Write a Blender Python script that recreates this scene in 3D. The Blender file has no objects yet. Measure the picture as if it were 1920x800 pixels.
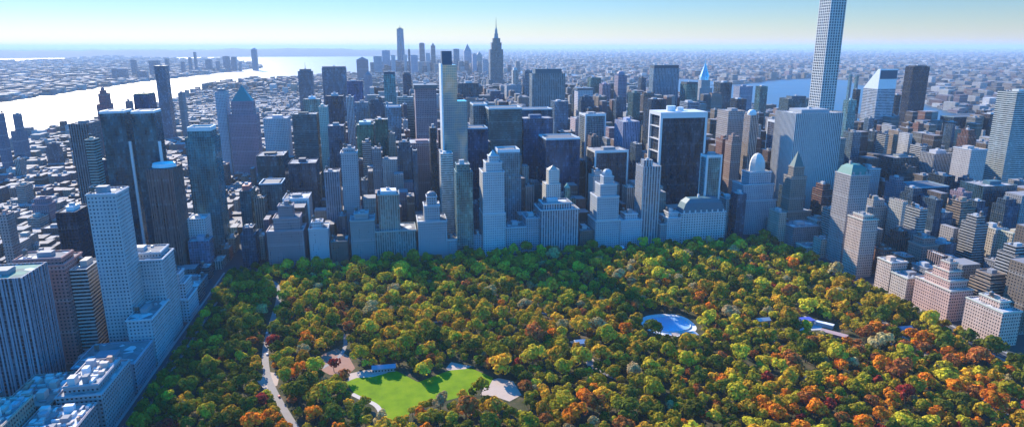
import bpy, math, random
import numpy as np
from math import sin, cos, tan, atan, radians, pi
from mathutils import Vector
random.seed(7)
C = bpy.context.scene.collection
SC = bpy.context.scene

# ------------------------------------------------------------------ camera
F = 1236.0; CH = 310.0
PITCH = atan(312 / F); YAW = atan(240 / F * cos(PITCH))
FW = (sin(YAW) * cos(PITCH), cos(YAW) * cos(PITCH), -sin(PITCH))
RT = (cos(YAW), -sin(YAW), 0.0)
UP = (sin(YAW) * sin(PITCH), cos(YAW) * sin(PITCH), cos(PITCH))


def ray(px, py):
    x = (px - 960) / F; y = -(py - 400) / F
    return [FW[i] + x * RT[i] + y * UP[i] for i in range(3)]


def ground(px, py, z=0.0):
    d = ray(px, py); t = (z - CH) / d[2]
    return d[0] * t, d[1] * t


def on_y(px, py, Y):
    d = ray(px, py); t = Y / d[1]
    return d[0] * t, CH + d[2] * t


def on_x(px, py, X):
    d = ray(px, py); t = X / d[0]
    return d[1] * t, CH + d[2] * t


def proj(x, y, z):
    z -= CH
    a = x * FW[0] + y * FW[1] + z * FW[2]
    if a < 1: return -9999, -9999
    return (960 + F * (x * RT[0] + y * RT[1] + z * RT[2]) / a,
            400 - F * (x * UP[0] + y * UP[1] + z * UP[2]) / a)


def bisect(f, a, b):
    fa = f(a)
    for _ in range(50):
        m = (a + b) / 2
        if (f(m) > 0) == (fa > 0): a = m
        else: b = m
    return (a + b) / 2


cam = bpy.data.cameras.new("camera"); camo = bpy.data.objects.new("camera", cam); C.objects.link(camo)
cam.sensor_fit = 'HORIZONTAL'; cam.sensor_width = 36; cam.lens = F / 1920 * 36
cam.clip_start = 1; cam.clip_end = 300000
camo.location = (0, 0, CH)
camo.rotation_euler = (pi / 2 - PITCH, 0, -YAW)
SC.camera = camo

# ------------------------------------------------------------------ light
SUN_AZ = radians(23)      # to the left of the avenues' direction (+Y)
SUN_EL = radians(28.5)
sd = Vector((-sin(SUN_AZ) * cos(SUN_EL), cos(SUN_AZ) * cos(SUN_EL), sin(SUN_EL)))
w = bpy.data.worlds.new("World"); SC.world = w; w.use_nodes = True
nt = w.node_tree; nt.nodes.clear()
sky = nt.nodes.new('ShaderNodeTexSky'); sky.sky_type = 'NISHITA'; sky.sun_disc = False
sky.sun_elevation = SUN_EL; sky.sun_rotation = -SUN_AZ
sky.altitude = 100; sky.air_density = 1.0; sky.dust_density = 0.0; sky.ozone_density = 3.0
bg = nt.nodes.new('ShaderNodeBackground'); bg.inputs[1].default_value = 0.125
out = nt.nodes.new('ShaderNodeOutputWorld')
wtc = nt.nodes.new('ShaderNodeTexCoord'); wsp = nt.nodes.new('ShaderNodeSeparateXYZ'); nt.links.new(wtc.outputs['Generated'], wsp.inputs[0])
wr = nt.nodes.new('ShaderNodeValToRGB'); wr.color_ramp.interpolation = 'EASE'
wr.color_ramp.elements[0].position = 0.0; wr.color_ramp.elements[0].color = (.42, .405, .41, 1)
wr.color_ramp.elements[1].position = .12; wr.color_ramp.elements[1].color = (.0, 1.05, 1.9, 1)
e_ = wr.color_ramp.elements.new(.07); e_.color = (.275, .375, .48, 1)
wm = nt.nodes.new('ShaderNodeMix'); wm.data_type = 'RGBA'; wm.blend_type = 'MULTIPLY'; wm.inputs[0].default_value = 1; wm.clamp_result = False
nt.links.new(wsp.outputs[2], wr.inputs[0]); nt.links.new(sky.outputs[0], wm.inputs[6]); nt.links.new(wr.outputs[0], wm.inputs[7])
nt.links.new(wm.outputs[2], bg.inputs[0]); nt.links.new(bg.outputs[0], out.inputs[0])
sl = bpy.data.lights.new("sun", 'SUN'); sl.energy = 5.0; sl.angle = radians(0.5); sl.color = (1, .88, .70)
so = bpy.data.objects.new("sun", sl); C.objects.link(so)
so.rotation_euler = (-sd).to_track_quat('-Z', 'Y').to_euler()
SC.view_settings.view_transform = 'Standard'; SC.view_settings.look = 'None'
SC.view_settings.gamma = 1; SC.view_settings.exposure = 0.98; SC.view_settings.use_curve_mapping = False
SC.cycles.use_denoising = True
SC.cycles.max_bounces = 5; SC.cycles.diffuse_bounces = 2; SC.cycles.glossy_bounces = 3
SC.cycles.transmission_bounces = 2; SC.cycles.volume_bounces = 1; SC.cycles.transparent_max_bounces = 4
SC.cycles.sample_clamp_indirect = 6

# ------------------------------------------------------------------ node helpers


class NT:
    def __init__(s, name):
        s.m = bpy.data.materials.new(name); s.m.use_nodes = True
        s.t = s.m.node_tree; s.t.nodes.clear()
        s.o = s.n('ShaderNodeOutputMaterial')

    def n(s, ty, **k):
        x = s.t.nodes.new(ty)
        for a, b in k.items(): setattr(x, a, b)
        return x

    def l(s, a, b): s.t.links.new(a, b)

    def math(s, op, a, b=None, c=None):
        x = s.n('ShaderNodeMath', operation=op)
        for i, v in enumerate((a, b, c)):
            if v is None: continue
            if isinstance(v, (int, float)): x.inputs[i].default_value = v
            else: s.l(v, x.inputs[i])
        return x.outputs[0]

    def mix(s, f, a, b, blend='MIX'):
        x = s.n('ShaderNodeMix', data_type='RGBA', blend_type=blend)
        for i, v in ((0, f), (6, a), (7, b)):
            if isinstance(v, (int, float)): x.inputs[i].default_value = v
            elif isinstance(v, tuple): x.inputs[i].default_value = (*v[:3], 1)
            else: s.l(v, x.inputs[i])
        return x.outputs[2]

    def noise(s, vec, scale, detail=3, rough=.55):
        x = s.n('ShaderNodeTexNoise'); x.inputs['Scale'].default_value = scale
        x.inputs['Detail'].default_value = detail; x.inputs['Roughness'].default_value = rough
        if vec is not None: s.l(vec, x.inputs['Vector'])
        return x.outputs['Fac']

    def ramp(s, f, stops):
        x = s.n('ShaderNodeValToRGB')
        e = x.color_ramp.elements
        while len(e) < len(stops): e.new(0.5)
        for q, (p, c) in zip(e, stops): q.position = p; q.color = (*c, 1)
        s.l(f, x.inputs[0])
        return x.outputs[0]

    def bsdf(s, col, rough=.8, metal=0.0, spec=.5, bump=None, bstr=.3, bdist=.3):
        b = s.n('ShaderNodeBsdfPrincipled')
        for k, v in (('Base Color', col), ('Roughness', rough), ('Metallic', metal), ('Specular IOR Level', spec)):
            if isinstance(v, (int, float)): b.inputs[k].default_value = v
            elif isinstance(v, tuple): b.inputs[k].default_value = (*v[:3], 1)
            else: s.l(v, b.inputs[k])
        if bump is not None:
            x = s.n('ShaderNodeBump'); x.inputs['Strength'].default_value = bstr; x.inputs['Distance'].default_value = bdist
            s.l(bump, x.inputs['Height']); s.l(x.outputs[0], b.inputs['Normal'])
        s.l(b.outputs[0], s.o.inputs['Surface'])
        return b


def V(k): return tuple(k)


MATS = {}


def facade(style, wall, glass=(.04, .06, .09), bay=3.4, fl=3.7, attr=False):
    """wall with a procedural grid of windows. style: punched, pier, band, glass"""
    glass = tuple(g * .65 for g in glass)
    key = (style, wall, glass, bay, fl, attr)
    if key in MATS: return MATS[key]
    N = NT('facade_' + style)
    tc = N.n('ShaderNodeTexCoord').outputs['Object']
    sp = N.n('ShaderNodeSeparateXYZ'); N.l(tc, sp.inputs[0])
    ge = N.n('ShaderNodeNewGeometry'); sn = N.n('ShaderNodeSeparateXYZ'); N.l(ge.outputs['Normal'], sn.inputs[0])
    ax = N.math('ABSOLUTE', sn.outputs[0]); isx = N.math('GREATER_THAN', ax, .7)
    u = N.math('ADD', N.math('MULTIPLY', sp.outputs[1], isx),
               N.math('MULTIPLY', sp.outputs[0], N.math('SUBTRACT', 1.0, isx)))
    us = N.math('DIVIDE', u, bay); vs = N.math('DIVIDE', sp.outputs[2], fl)
    fu = N.math('FRACT', us); fv = N.math('FRACT', vs)
    A, B, B2 = {'punched': (.27, .3, .74), 'pier': (.2, -1, 2), 'band': (-1, .33, .86), 'glass': (.06, .07, .97)}[style]
    m = N.math('MULTIPLY', N.math('GREATER_THAN', fu, A), N.math('LESS_THAN', fu, 1 - A))
    m = N.math('MULTIPLY', m, N.math('MULTIPLY', N.math('GREATER_THAN', fv, B), N.math('LESS_THAN', fv, B2)))
    cell = N.n('ShaderNodeCombineXYZ')
    N.l(N.math('FLOOR', us), cell.inputs[0]); N.l(N.math('FLOOR', vs), cell.inputs[1]); N.l(isx, cell.inputs[2])
    wn = N.n('ShaderNodeTexWhiteNoise'); N.l(cell.outputs[0], wn.inputs[0])
    rnd = wn.outputs['Value']
    oi = N.n('ShaderNodeObjectInfo')
    big = N.noise(tc, .03, 4)
    gcol = N.mix(N.math('MULTIPLY', N.math('POWER', rnd, 3.0), .4 if style != 'glass' else .1), glass, tuple(min(1, g * 2.2 + .12) for g in glass))
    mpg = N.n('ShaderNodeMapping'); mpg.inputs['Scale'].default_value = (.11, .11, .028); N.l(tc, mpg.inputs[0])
    painted_refl = N.noise(mpg.outputs[0], 1.0, 4, .7)  # blotchy reflections of neighbours, painted into the glass colour below
    gcol = N.mix(N.math('SMOOTH_MIN', N.math('MULTIPLY', N.math('SUBTRACT', .54, painted_refl), 6), 1.0, .3), gcol, tuple(g * .28 for g in glass))
    gcol = N.mix(N.math('MULTIPLY', N.math('GREATER_THAN', painted_refl, .6), .55), gcol, tuple(min(1, g * 2.4 + .05) for g in glass))
    if style == 'pier':   # spandrels between the floors, in the window strips
        span = N.math('LESS_THAN', fv, .3)
        gcol = N.mix(N.math('MULTIPLY', span, .7), gcol, tuple(w_ * .45 for w_ in wall))
    if attr:
        at = N.n('ShaderNodeAttribute', attribute_name='tint'); wcol = at.outputs['Color']
    else: wcol = wall
    st = N.noise(tc, .12, 5, .65)
    wc = N.mix(N.math('MULTIPLY', st, .55), wcol, (.5, .5, .5), 'MULTIPLY')
    cg = N.n('ShaderNodeCombineXYZ'); N.l(N.math('FLOOR', N.math('DIVIDE', us, 3)), cg.inputs[0]); N.l(isx, cg.inputs[1])
    wg = N.n('ShaderNodeTexWhiteNoise'); N.l(cg.outputs[0], wg.inputs[0])
    wc = N.mix(N.math('MULTIPLY', wg.outputs['Value'], .35), wc, (.5, .5, .52), 'MULTIPLY')
    belt = N.math('LESS_THAN', N.math('FRACT', N.math('DIVIDE', vs, 9)), .09)
    wc = N.mix(N.math('MULTIPLY', belt, .22), wc, (.62, .6, .57))
    # dark weather streaks run down masonry
    mp = N.n('ShaderNodeMapping'); mp.inputs['Scale'].default_value = (.9, .9, .04); N.l(tc, mp.inputs[0])
    wc = N.mix(N.math('MULTIPLY', N.noise(mp.outputs[0], 1.0, 2), .35), wc, (.45, .42, .4), 'MULTIPLY')
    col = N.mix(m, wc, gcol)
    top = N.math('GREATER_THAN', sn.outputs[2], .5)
    if attr:
        rn = N.noise(tc, .05, 2)
        rcol = N.mix(rn, wcol, (.42, .41, .4)); rcol = N.mix(.55, rcol, (.13, .13, .15)) if bay < 5 else N.mix(.3, wcol, (.1, .1, .11))
        col = N.mix(top, col, rcol)
    else:
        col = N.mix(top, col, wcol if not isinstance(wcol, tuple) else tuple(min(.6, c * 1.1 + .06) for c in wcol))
    gm = N.math('MULTIPLY', m, N.math('SUBTRACT', 1.0, top))
    metal = N.math('MULTIPLY', gm, .55 if style == 'glass' else .25)
    rough = N.math('ADD', N.math('MULTIPLY', gm, -.66), .84)
    rough = N.math('ADD', rough, N.math('MULTIPLY', N.math('MULTIPLY', rnd, gm), .12))
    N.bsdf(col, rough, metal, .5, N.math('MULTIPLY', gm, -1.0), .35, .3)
    MATS[key] = N.m
    return N.m


def plain(name, col, rough=.8, metal=0., var=.3, scale=.3, bump=False, spec=.5):
    key = (name, col)
    if key in MATS: return MATS[key]
    N = NT(name); tc = N.n('ShaderNodeTexCoord').outputs['Object']
    nz = N.noise(tc, scale, 5, .6)
    c = N.mix(N.math('MULTIPLY', nz, var * 2), col, tuple(v * .45 for v in col))
    N.bsdf(c, rough, metal, spec, nz if bump else None)
    MATS[key] = N.m
    return N.m


def roofmat(col):
    key = ('roof', col)
    if key in MATS: return MATS[key]
    N = NT('roof_felt'); tc = N.n('ShaderNodeTexCoord').outputs['Object']
    nz = N.noise(tc, .25, 5, .7)
    vo = N.n('ShaderNodeTexVoronoi'); vo.inputs['Scale'].default_value = .11; N.l(tc, vo.inputs['Vector'])
    sp = N.n('ShaderNodeSeparateColor'); N.l(vo.outputs['Color'], sp.inputs[0])
    c = N.mix(nz, col, tuple(v * .5 for v in col))
    c = N.mix(N.math('MULTIPLY', N.math('GREATER_THAN', sp.outputs[0], .72), .6), c, (.14, .14, .15))
    c = N.mix(N.math('MULTIPLY', N.math('LESS_THAN', sp.outputs[0], .16), .7), c, (.72, .72, .7))
    N.bsdf(c, .9, 0, .2)
    MATS[key] = N.m
    return N.m


# ------------------------------------------------------------------ mesh helper
class MB:
    def __init__(s): s.v = []; s.f = []; s.mi = []; s.sm = False

    def add(s, vs, fs, mi=0):
        b = len(s.v); s.v += vs
        s.f += [tuple(b + i for i in f) for f in fs]; s.mi += [mi] * len(fs)
        return s

    def box(s, x0, x1, y0, y1, z0, z1, mi=0, top=True, bottom=False):
        vs = [(x0, y0, z0), (x1, y0, z0), (x1, y1, z0), (x0, y1, z0), (x0, y0, z1), (x1, y0, z1), (x1, y1, z1), (x0, y1, z1)]
        fs = [(0, 1, 5, 4), (1, 2, 6, 5), (2, 3, 7, 6), (3, 0, 4, 7)]
        if top: fs.append((4, 5, 6, 7))
        if bottom: fs.append((3, 2, 1, 0))
        return s.add(vs, fs, mi)

    def loft(s, rings, mi=0, cap=True):
        """rings: list of equally long closed loops"""
        n = len(rings[0]); vs = [p for r in rings for p in r]; fs = []
        for k in range(len(rings) - 1):
            for i in range(n):
                j = (i + 1) % n
                fs.append((k * n + i, k * n + j, (k + 1) * n + j, (k + 1) * n + i))
        if cap: fs.append(tuple((len(rings) - 1) * n + i for i in range(n)))
        return s.add(vs, fs, mi)

    def cyl(s, x, y, z0, z1, r0, r1=None, n=12, mi=0, cap=True):
        r1 = r0 if r1 is None else r1
        R = lambda r, z: [(x + r * cos(2 * pi * i / n), y + r * sin(2 * pi * i / n), z) for i in range(n)]
        return s.loft([R(r0, z0), R(max(r1, .02), z1)], mi, cap)

    def rect_ring(s, x0, x1, y0, y1, z): return [(x0, y0, z), (x1, y0, z), (x1, y1, z), (x0, y1, z)]

    def parapet_box(s, x0, x1, y0, y1, z0, z1, t=.6, d=1.3, mi=0):
        """walls, a parapet's top and its inner face; the roof deck is a mesh of its own"""
        R = s.rect_ring
        return s.loft([R(x0, x1, y0, y1, z0), R(x0, x1, y0, y1, z1), R(x0 + t, x1 - t, y0 + t, y1 - t, z1),
                       R(x0 + t, x1 - t, y0 + t, y1 - t, z1 - d)], mi, cap=False)

    def build(s, name, mats, parent=None, smooth=False):
        me = bpy.data.meshes.new(name); me.from_pydata(s.v, [], s.f)
        for m in (mats if isinstance(mats, (list, tuple)) else [mats]): me.materials.append(m)
        if any(s.mi):
            me.polygons.foreach_set('material_index', s.mi)
        if smooth: me.polygons.foreach_set('use_smooth', [True] * len(me.polygons))
        o = bpy.data.objects.new(name, me); C.objects.link(o)
        if parent: o.parent = parent
        return o


def thing(name, label, cat, loc, group=None, rz=0):
    o = bpy.data.objects.new(name, None); C.objects.link(o); o.location = loc; o.rotation_euler = (0, 0, rz)
    o.empty_display_size = 5
    o['label'] = label; o['category'] = cat
    if group: o['group'] = group
    return o


def struct(o, kind='structure', label=None):
    o['kind'] = kind
    if label: o['label'] = label
    return o


def flat(name, pts, z, mat, kind='structure', label=None, thick=0):
    """a sheet from a polygon (triangulated by bmesh)"""
    import bmesh
    bm = bmesh.new()
    vs = [bm.verts.new((x, y, z)) for x, y in pts]
    f = bm.faces.new(vs)
    if f.normal.z < 0 or f.calc_area() and (bm.normal_update() or f.normal.z < 0): f.normal_flip()
    if thick:
        r = bmesh.ops.extrude_face_region(bm, geom=[f])
        for g in r['geom']:
            if isinstance(g, bmesh.types.BMVert): g.co.z -= thick
        bmesh.ops.recalc_face_normals(bm, faces=bm.faces)
    bmesh.ops.triangulate(bm, faces=[q for q in bm.faces if len(q.verts) > 4])
    me = bpy.data.meshes.new(name); bm.to_mesh(me); bm.free(); me.materials.append(mat)
    o = bpy.data.objects.new(name, me); C.objects.link(o)
    return struct(o, kind, label)


# ------------------------------------------------------------------ water and land
N = NT('water'); tc = N.n('ShaderNodeTexCoord').outputs['Object']
n1 = N.noise(tc, .01, 6, .6); n2 = N.noise(tc, .0012, 4, .6)
N.bsdf(N.mix(n2, (.02, .06, .10), (.04, .09, .13)), N.math('ADD', N.math('MULTIPLY', n2, .2), .42), 0, .6, n1, .6, 3)
water_mat = N.m
m = MB(); S = 130000
m.add([(-S, -2000, -3), (S, -2000, -3), (S, S, -3), (-S, S, -3)], [(0, 1, 2, 3)])
struct(m.build('water', water_mat))

# city ground: asphalt streets, blocks read from the buildings on it
N = NT('city_ground'); tc = N.n('ShaderNodeTexCoord').outputs['Object']
a = N.noise(tc, .05, 5, .7); b = N.noise(tc, .0016, 5, .65)
c = N.mix(a, (.035, .037, .042), (.08, .08, .085)); c = N.mix(N.ramp(b, [(.5, (0, 0, 0)), (.62, (1, 1, 1))]), c, (.05, .065, .04))
N.bsdf(c, .9, 0, .2); ground_mat = N.m
N = NT('far_land'); tc = N.n('ShaderNodeTexCoord').outputs['Object']
a = N.noise(tc, .012, 6, .75); b = N.noise(tc, .0009, 5, .65); c0 = N.noise(tc, .004, 6, .8)
c = N.ramp(a, [(.35, (.03, .04, .04)), (.5, (.07, .075, .09)), (.62, (.15, .15, .16)), (.75, (.35, .34, .33))])
c = N.mix(N.ramp(b, [(.45, (0, 0, 0)), (.6, (1, 1, 1))]), c, (.05, .065, .045))
c = N.mix(N.math('MULTIPLY', c0, .5), c, (.06, .07, .08))
N.bsdf(c, .95, 0, .1); farland_mat = N.m


def gp(l): return [ground(*p) for p in l]


man = [(-1278, -1500), (-1278, 5200), (-1150, 5900), (-850, 6900), (-500, 7900), (150, 8400), (500, 8300), (900, 7700), (1300, 6900), (2050, 6100), (2300, 5300),
       (2000, 4700), (1900, 3800), (1820, 2900), (1780, 1800), (1850, 900), (1850, -1500)]
flat('ground', man, 0, ground_mat, thick=6)
# New Jersey shore, left of the picture
nj = [(-2232, -1500), (-2232, 4400), (-2240, 6500), (-2050, 8200)] + gp([(430, 134), (490, 127)]) + [(-2600, 13600)] + gp([(420, 112), (300, 112), (200, 104), (120, 112), (0, 117), (-200, 119)]) + [(-20000, 9000), (-60000, -1500)]
flat('far_shore', nj, 0, farland_mat, thick=6)
# land across the bay, out to the horizon
far = gp([(-400, 99), (0, 100.5), (150, 99), (215, 97.5), (330, 98), (420, 99), (560, 98.2), (700, 98), (725, 103)]) + [(1000, 13000)] + [(1500, 10000), (1700, 9000), (2350, 7200), (2950, 6300), (3050, 5600)] + gp([(1332, 160)]) + gp([(1400, 157), (1450, 150), (1530, 146), (1590, 150)]) + [(2950, 3200), (2560, 2500), (2500, 1500), (2500, -1500), (110000, -1500), (110000, 110000), (-110000, 110000)]
flat('far_land', far, 0, farland_mat, thick=6)
# long island across the narrow river with light industrial sheds, small pier
flat('river_island', [(2080, 1500), (2200, 1500), (2230, 3200), (2100, 3300)], -.5, farland_mat, thick=3)

# low hills on the horizon
N = NT('hill_wood'); tc = N.n('ShaderNodeTexCoord').outputs['Object']
N.bsdf(N.mix(N.noise(tc, .003, 5), (.05, .06, .04), (.09, .09, .07)), .95, 0, .1); hill_mat = N.m


def hills(pxs, dist, base=0):
    vs = []; rows = 5; n = len(pxs)
    for k in range(rows):
        t = k / (rows - 1)
        for (px, h) in pxs:
            d = ray(px, 88); L = math.hypot(d[0], d[1]); D = dist + 5000 * t
            vs.append((d[0] / L * D, d[1] / L * D, base - 1 + h * sin(pi * t)))
    fs = [(k * n + i, k * n + i + 1, (k + 1) * n + i + 1, (k + 1) * n + i) for k in range(rows - 1) for i in range(n - 1)]
    m = MB(); m.add(vs, fs); return m


rr = random.Random(3)
pts = [(-500 + i * 26, 175 + 45 * rr.random() + (40 if 5 < i < 14 else 0) + (50 if 35 < i < 45 else 0)) for i in range(54)]
struct(hills(pts, 23000).build('hills', hill_mat, smooth=True))
pts = [(860 + i * 30, 20 + 90 * rr.random()) for i in range(50)]
struct(hills(pts, 45000).build('hills', hill_mat, smooth=True))
# ------------------------------------------------------------------ buildings
STONE = (.42, .39, .34); LIME = (.5, .48, .43); CREAM = (.55, .5, .4); BRICK = (.27, .12, .085); MAUVE = (.33, .2, .2)
BROWN = (.2, .13, .1); GREY = (.28, .28, .29); WHITE = (.72, .71, .69); PALE = (.5, .52, .55); DARK = (.05, .055, .065)
TAN = (.42, .31, .22); PINK = (.45, .3, .25); LAV = (.42, .42, .5)
GB = (.05, .12, .2); GT = (.05, .2, .22); GD = (.02, .035, .05); GG = (.03, .16, .12); GP = (.3, .42, .5)
HEROES = []     # (thing, short phrase, px, py, X, Y)
FOOT = []       # footprints


def clash(x0, x1, y0, y1, m=2.5):
    for a0, a1, b0, b1 in FOOT:
        if x0 < a1 + m and x1 > a0 - m and y0 < b1 + m and y1 > b0 - m: return True
    return False


def fit(tiers):
    """keep a new building off the ones already standing"""
    for a0, a1, b0, b1 in FOOT:
        x0, x1, y0, y1, _ = tiers[0]
        ox = min(x1, a1) - max(x0, a0); oy = min(y1, b1) - max(y0, b0)
        if ox > -.4 and oy > -.4:
            if ox <= oy:
                if (x0 + x1) > (a0 + a1): f = lambda t: (max(t[0], a1 + .5), *t[1:])
                else: f = lambda t: (t[0], min(t[1], a0 - .5), *t[2:])
            else:
                if (y0 + y1) > (b0 + b1): f = lambda t: (t[0], t[1], t[2] + oy + .5, t[3] + oy + .5, t[4])
                else: f = lambda t: (t[0], t[1], t[2], min(t[3], b0 - .5), t[4])
            tiers = [f(t) for t in tiers]
    return [t for t in tiers if t[1] - t[0] > 3 and t[3] - t[2] > 3] or tiers


def tank(parent, x, y, z, s=1.0):
    m = MB(); r = 2.1 * s
    m.cyl(x, y, z + 2.6 * s, z + 6.6 * s, r, n=10)
    t = m.build('water_tank', plain('tank_wood', (.16, .11, .08)), parent)
    c = MB().cyl(x, y, z + 6.6 * s, z + 8.3 * s, r * 1.12, .1, n=10).build('tank_lid', plain('tank_lid', (.25, .24, .23)), t)
    l = MB()
    for a, b in ((-1, -1), (1, -1), (1, 1), (-1, 1)):
        l.box(x + a * r * .6 - .2, x + a * r * .6 + .2, y + b * r * .6 - .2, y + b * r * .6 + .2, z, z + 2.6 * s)
    l.build('tank_stand', plain('steel', (.12, .12, .12)), t)


def rooftop(root, x0, x1, y0, y1, z, rnd, rich=1, wall=STONE, tanks=True):
    w_, d_ = x1 - x0, y1 - y0
    if w_ < 9 or d_ < 9: return
    a = x0 + w_ * rnd.uniform(.2, .4); b = a + w_ * rnd.uniform(.25, .42)
    c = y0 + d_ * rnd.uniform(.25, .4); d = c + d_ * rnd.uniform(.25, .4)
    h = rnd.uniform(3.2, 6.5)
    MB().box(a, b, c, d, z, z + h).build('penthouse', plain('bulkhead', rnd.choice([tuple(v * .9 for v in wall), (.5, .5, .5), (.3, .3, .31)])), root)
    if rich and tanks and rnd.random() < .6:
        tx = x1 - w_ * rnd.uniform(.12, .2) if rnd.random() < .5 else x0 + w_ * rnd.uniform(.1, .15)
        tank(root, tx, y0 + d_ * rnd.uniform(.2, .8), z)
    for _ in range(rnd.randint(1, 3) * rich):
        s = rnd.uniform(1.2, 2.6)
        px = rnd.uniform(x0 + 2, x1 - 2 - s); side = rnd.choice([(y0 + 1.5, c - 1), (d + 1, y1 - 1.5)])
        if side[1] - side[0] < s + .4: continue
        py = rnd.uniform(side[0], side[1] - s)
        MB().box(px, px + s, py, py + s, z, z + rnd.uniform(1.2, 2.4)).build('air_handler', plain('galvanised', (.5, .51, .52), .5), root)


def tier(root, x0, x1, y0, y1, z0, z1, mat, rmat, name='tower_shaft', cornice=None):
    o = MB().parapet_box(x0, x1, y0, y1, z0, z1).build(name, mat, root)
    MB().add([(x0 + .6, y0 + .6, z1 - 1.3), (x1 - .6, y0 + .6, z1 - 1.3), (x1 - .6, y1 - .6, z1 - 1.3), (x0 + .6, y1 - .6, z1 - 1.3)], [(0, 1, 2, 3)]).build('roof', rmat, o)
    if cornice:
        e = .7
        R = MB().rect_ring
        MB().loft([R(x0, x1, y0, y1, z1 - 2.2), R(x0 - e, x1 + e, y0 - e, y1 + e, z1 - 1.5), R(x0 - e, x1 + e, y0 - e, y1 + e, z1 - .5), R(x0, x1, y0, y1, z1 - .3)], cap=False).build('cornice', cornice, o)
    return o


def bld(name, tiers, label, style='punched', wall=STONE, glass=GD, roof=(.3, .3, .3), short=None, bay=3.4, fl=3.7, rich=1, top=None, cornice=False, piers=0, cat='building', group=None, tanks=True, seed=None, frame=None):
    """tiers: lowest first, world boxes (x0,x1,y0,y1,ztop)"""
    tiers = fit(tiers)
    x0, x1, y0, y1, _ = tiers[0]
    cx, cy = (x0 + x1) / 2, (y0 + y1) / 2
    root = thing(name, label, cat, (cx, cy, 0), group)
    rnd = random.Random(seed if seed is not None else int(abs(cx * 7 + cy * 3)))
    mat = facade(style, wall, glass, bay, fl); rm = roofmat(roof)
    z = 0
    for i, (a, b, c, d, h) in enumerate(tiers):
        tier(root, a - cx, b - cx, c - cy, d - cy, z, h, mat, rm, 'tower_shaft' if i == 0 or h - z > 20 else 'setback', plain('cornice_stone', tuple(min(.6, v * 1.15) for v in wall)) if cornice else None)
        zprev = z; z = h - 1.3
    a, b, c, d, h = tiers[-1]
    if piers:
        pm = plain('pier_stone', wall, .7)
        m = MB(); n = max(2, int((b - a) / piers))
        lo = 0 if len(tiers) == 1 else tiers[-2][4]
        for i in range(n + 1):
            x = a - cx + (b - a) * i / n
            m.box(x - .45, x + .45, c - cy - .6, c - cy - .05, lo, h - .2, bottom=True)
        n = max(2, int((d - c) / piers))
        for i in range(n + 1):
            y = c - cy + (d - c) * i / n
            for sx in (a - cx - .6, b - cx + .05):
                m.box(sx, sx + .55, y - .45, y + .45, lo, h - .2, bottom=True)
        m.build('facade_piers', pm, root)
    if frame:
        fm = plain('frame_stone', frame, .6); m = MB(); t = 2.2
        A, B, Cc, D = a - cx, b - cx, c - cy, d - cy
        m.box(A - .4, A + t, Cc - 1, Cc - .05, zprev, h + .6, bottom=True); m.box(B - t, B + .4, Cc - 1, Cc - .05, zprev, h + .6, bottom=True)
        m.box(A + t, B - t, Cc - 1, Cc - .05, h - 4, h + .6, bottom=True)
        m.box(A - .45, A - .05, Cc - .05, D, h - 4, h + .6, bottom=True)
        m.box(A - .45, A - .05, Cc - .05, Cc + 2.2, zprev, h - 4, bottom=True); m.box(A - .45, A - .05, D - 2.2, D, zprev, h - 4, bottom=True)
        m.build('facade_frame', fm, root)
    if top: top(root, a - cx, b - cx, c - cy, d - cy, h, wall)
    elif rich >= 5: clutter(root, a - cx, b - cx, c - cy, d - cy, h - 1.3, rnd)
    else: rooftop(root, a - cx, b - cx, c - cy, d - cy, h - 1.3, rnd, rich, wall, tanks)
    for i in range(len(tiers) - 1):   # small bulkheads on lower roofs
        pass
    FOOT.append((x0, x1, y0, y1))
    if short: HEROES.append((root, short, *proj(cx, y0, tiers[-1][4] * .7), cx, cy))
    return root


def clutter(root, a, b, c, d, z, rnd, n=40):
    cols = [(.75, .73, .7), (.6, .5, .44), (.68, .6, .56), (.42, .42, .45), (.5, .3, .22), (.8, .8, .8), (.25, .26, .28)]
    done = []
    for _ in range(n * 6):
        if len(done) >= n: break
        w_, l_ = rnd.uniform(1.5, 7), rnd.uniform(1.5, 8)
        x, y = rnd.uniform(a + 2, b - 2 - w_), rnd.uniform(c + 2, d - 2 - l_)
        if any(x < q[1] + .7 and x + w_ > q[0] - .7 and y < q[3] + .7 and y + l_ > q[2] - .7 for q in done): continue
        done.append((x, x + w_, y, y + l_)); h = rnd.uniform(1.2, 3) if w_ * l_ < 20 else rnd.uniform(2.8, 6.5)
        nm = 'roof_hut' if w_ * l_ > 20 else 'air_handler'
        MB().box(x, x + w_, y, y + l_, z, z + h).build(nm, plain('hut_' + nm, rnd.choice(cols)), root)


# tops ---------------------------------------------------------------
def t_pyr(col=(.08, .22, .2), h=18, inset=1.5, name='pyramid_roof'):
    def f(root, a, b, c, d, z, wall):
        m = MB(); i = inset
        m.loft([m.rect_ring(a + i, b - i, c + i, d - i, z - 1.2), m.rect_ring((a + b) / 2 - .3, (a + b) / 2 + .3, (c + d) / 2 - .3, (c + d) / 2 + .3, z + h)])
        m.build(name, plain('copper_roof', col, .6), root)
    return f


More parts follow.
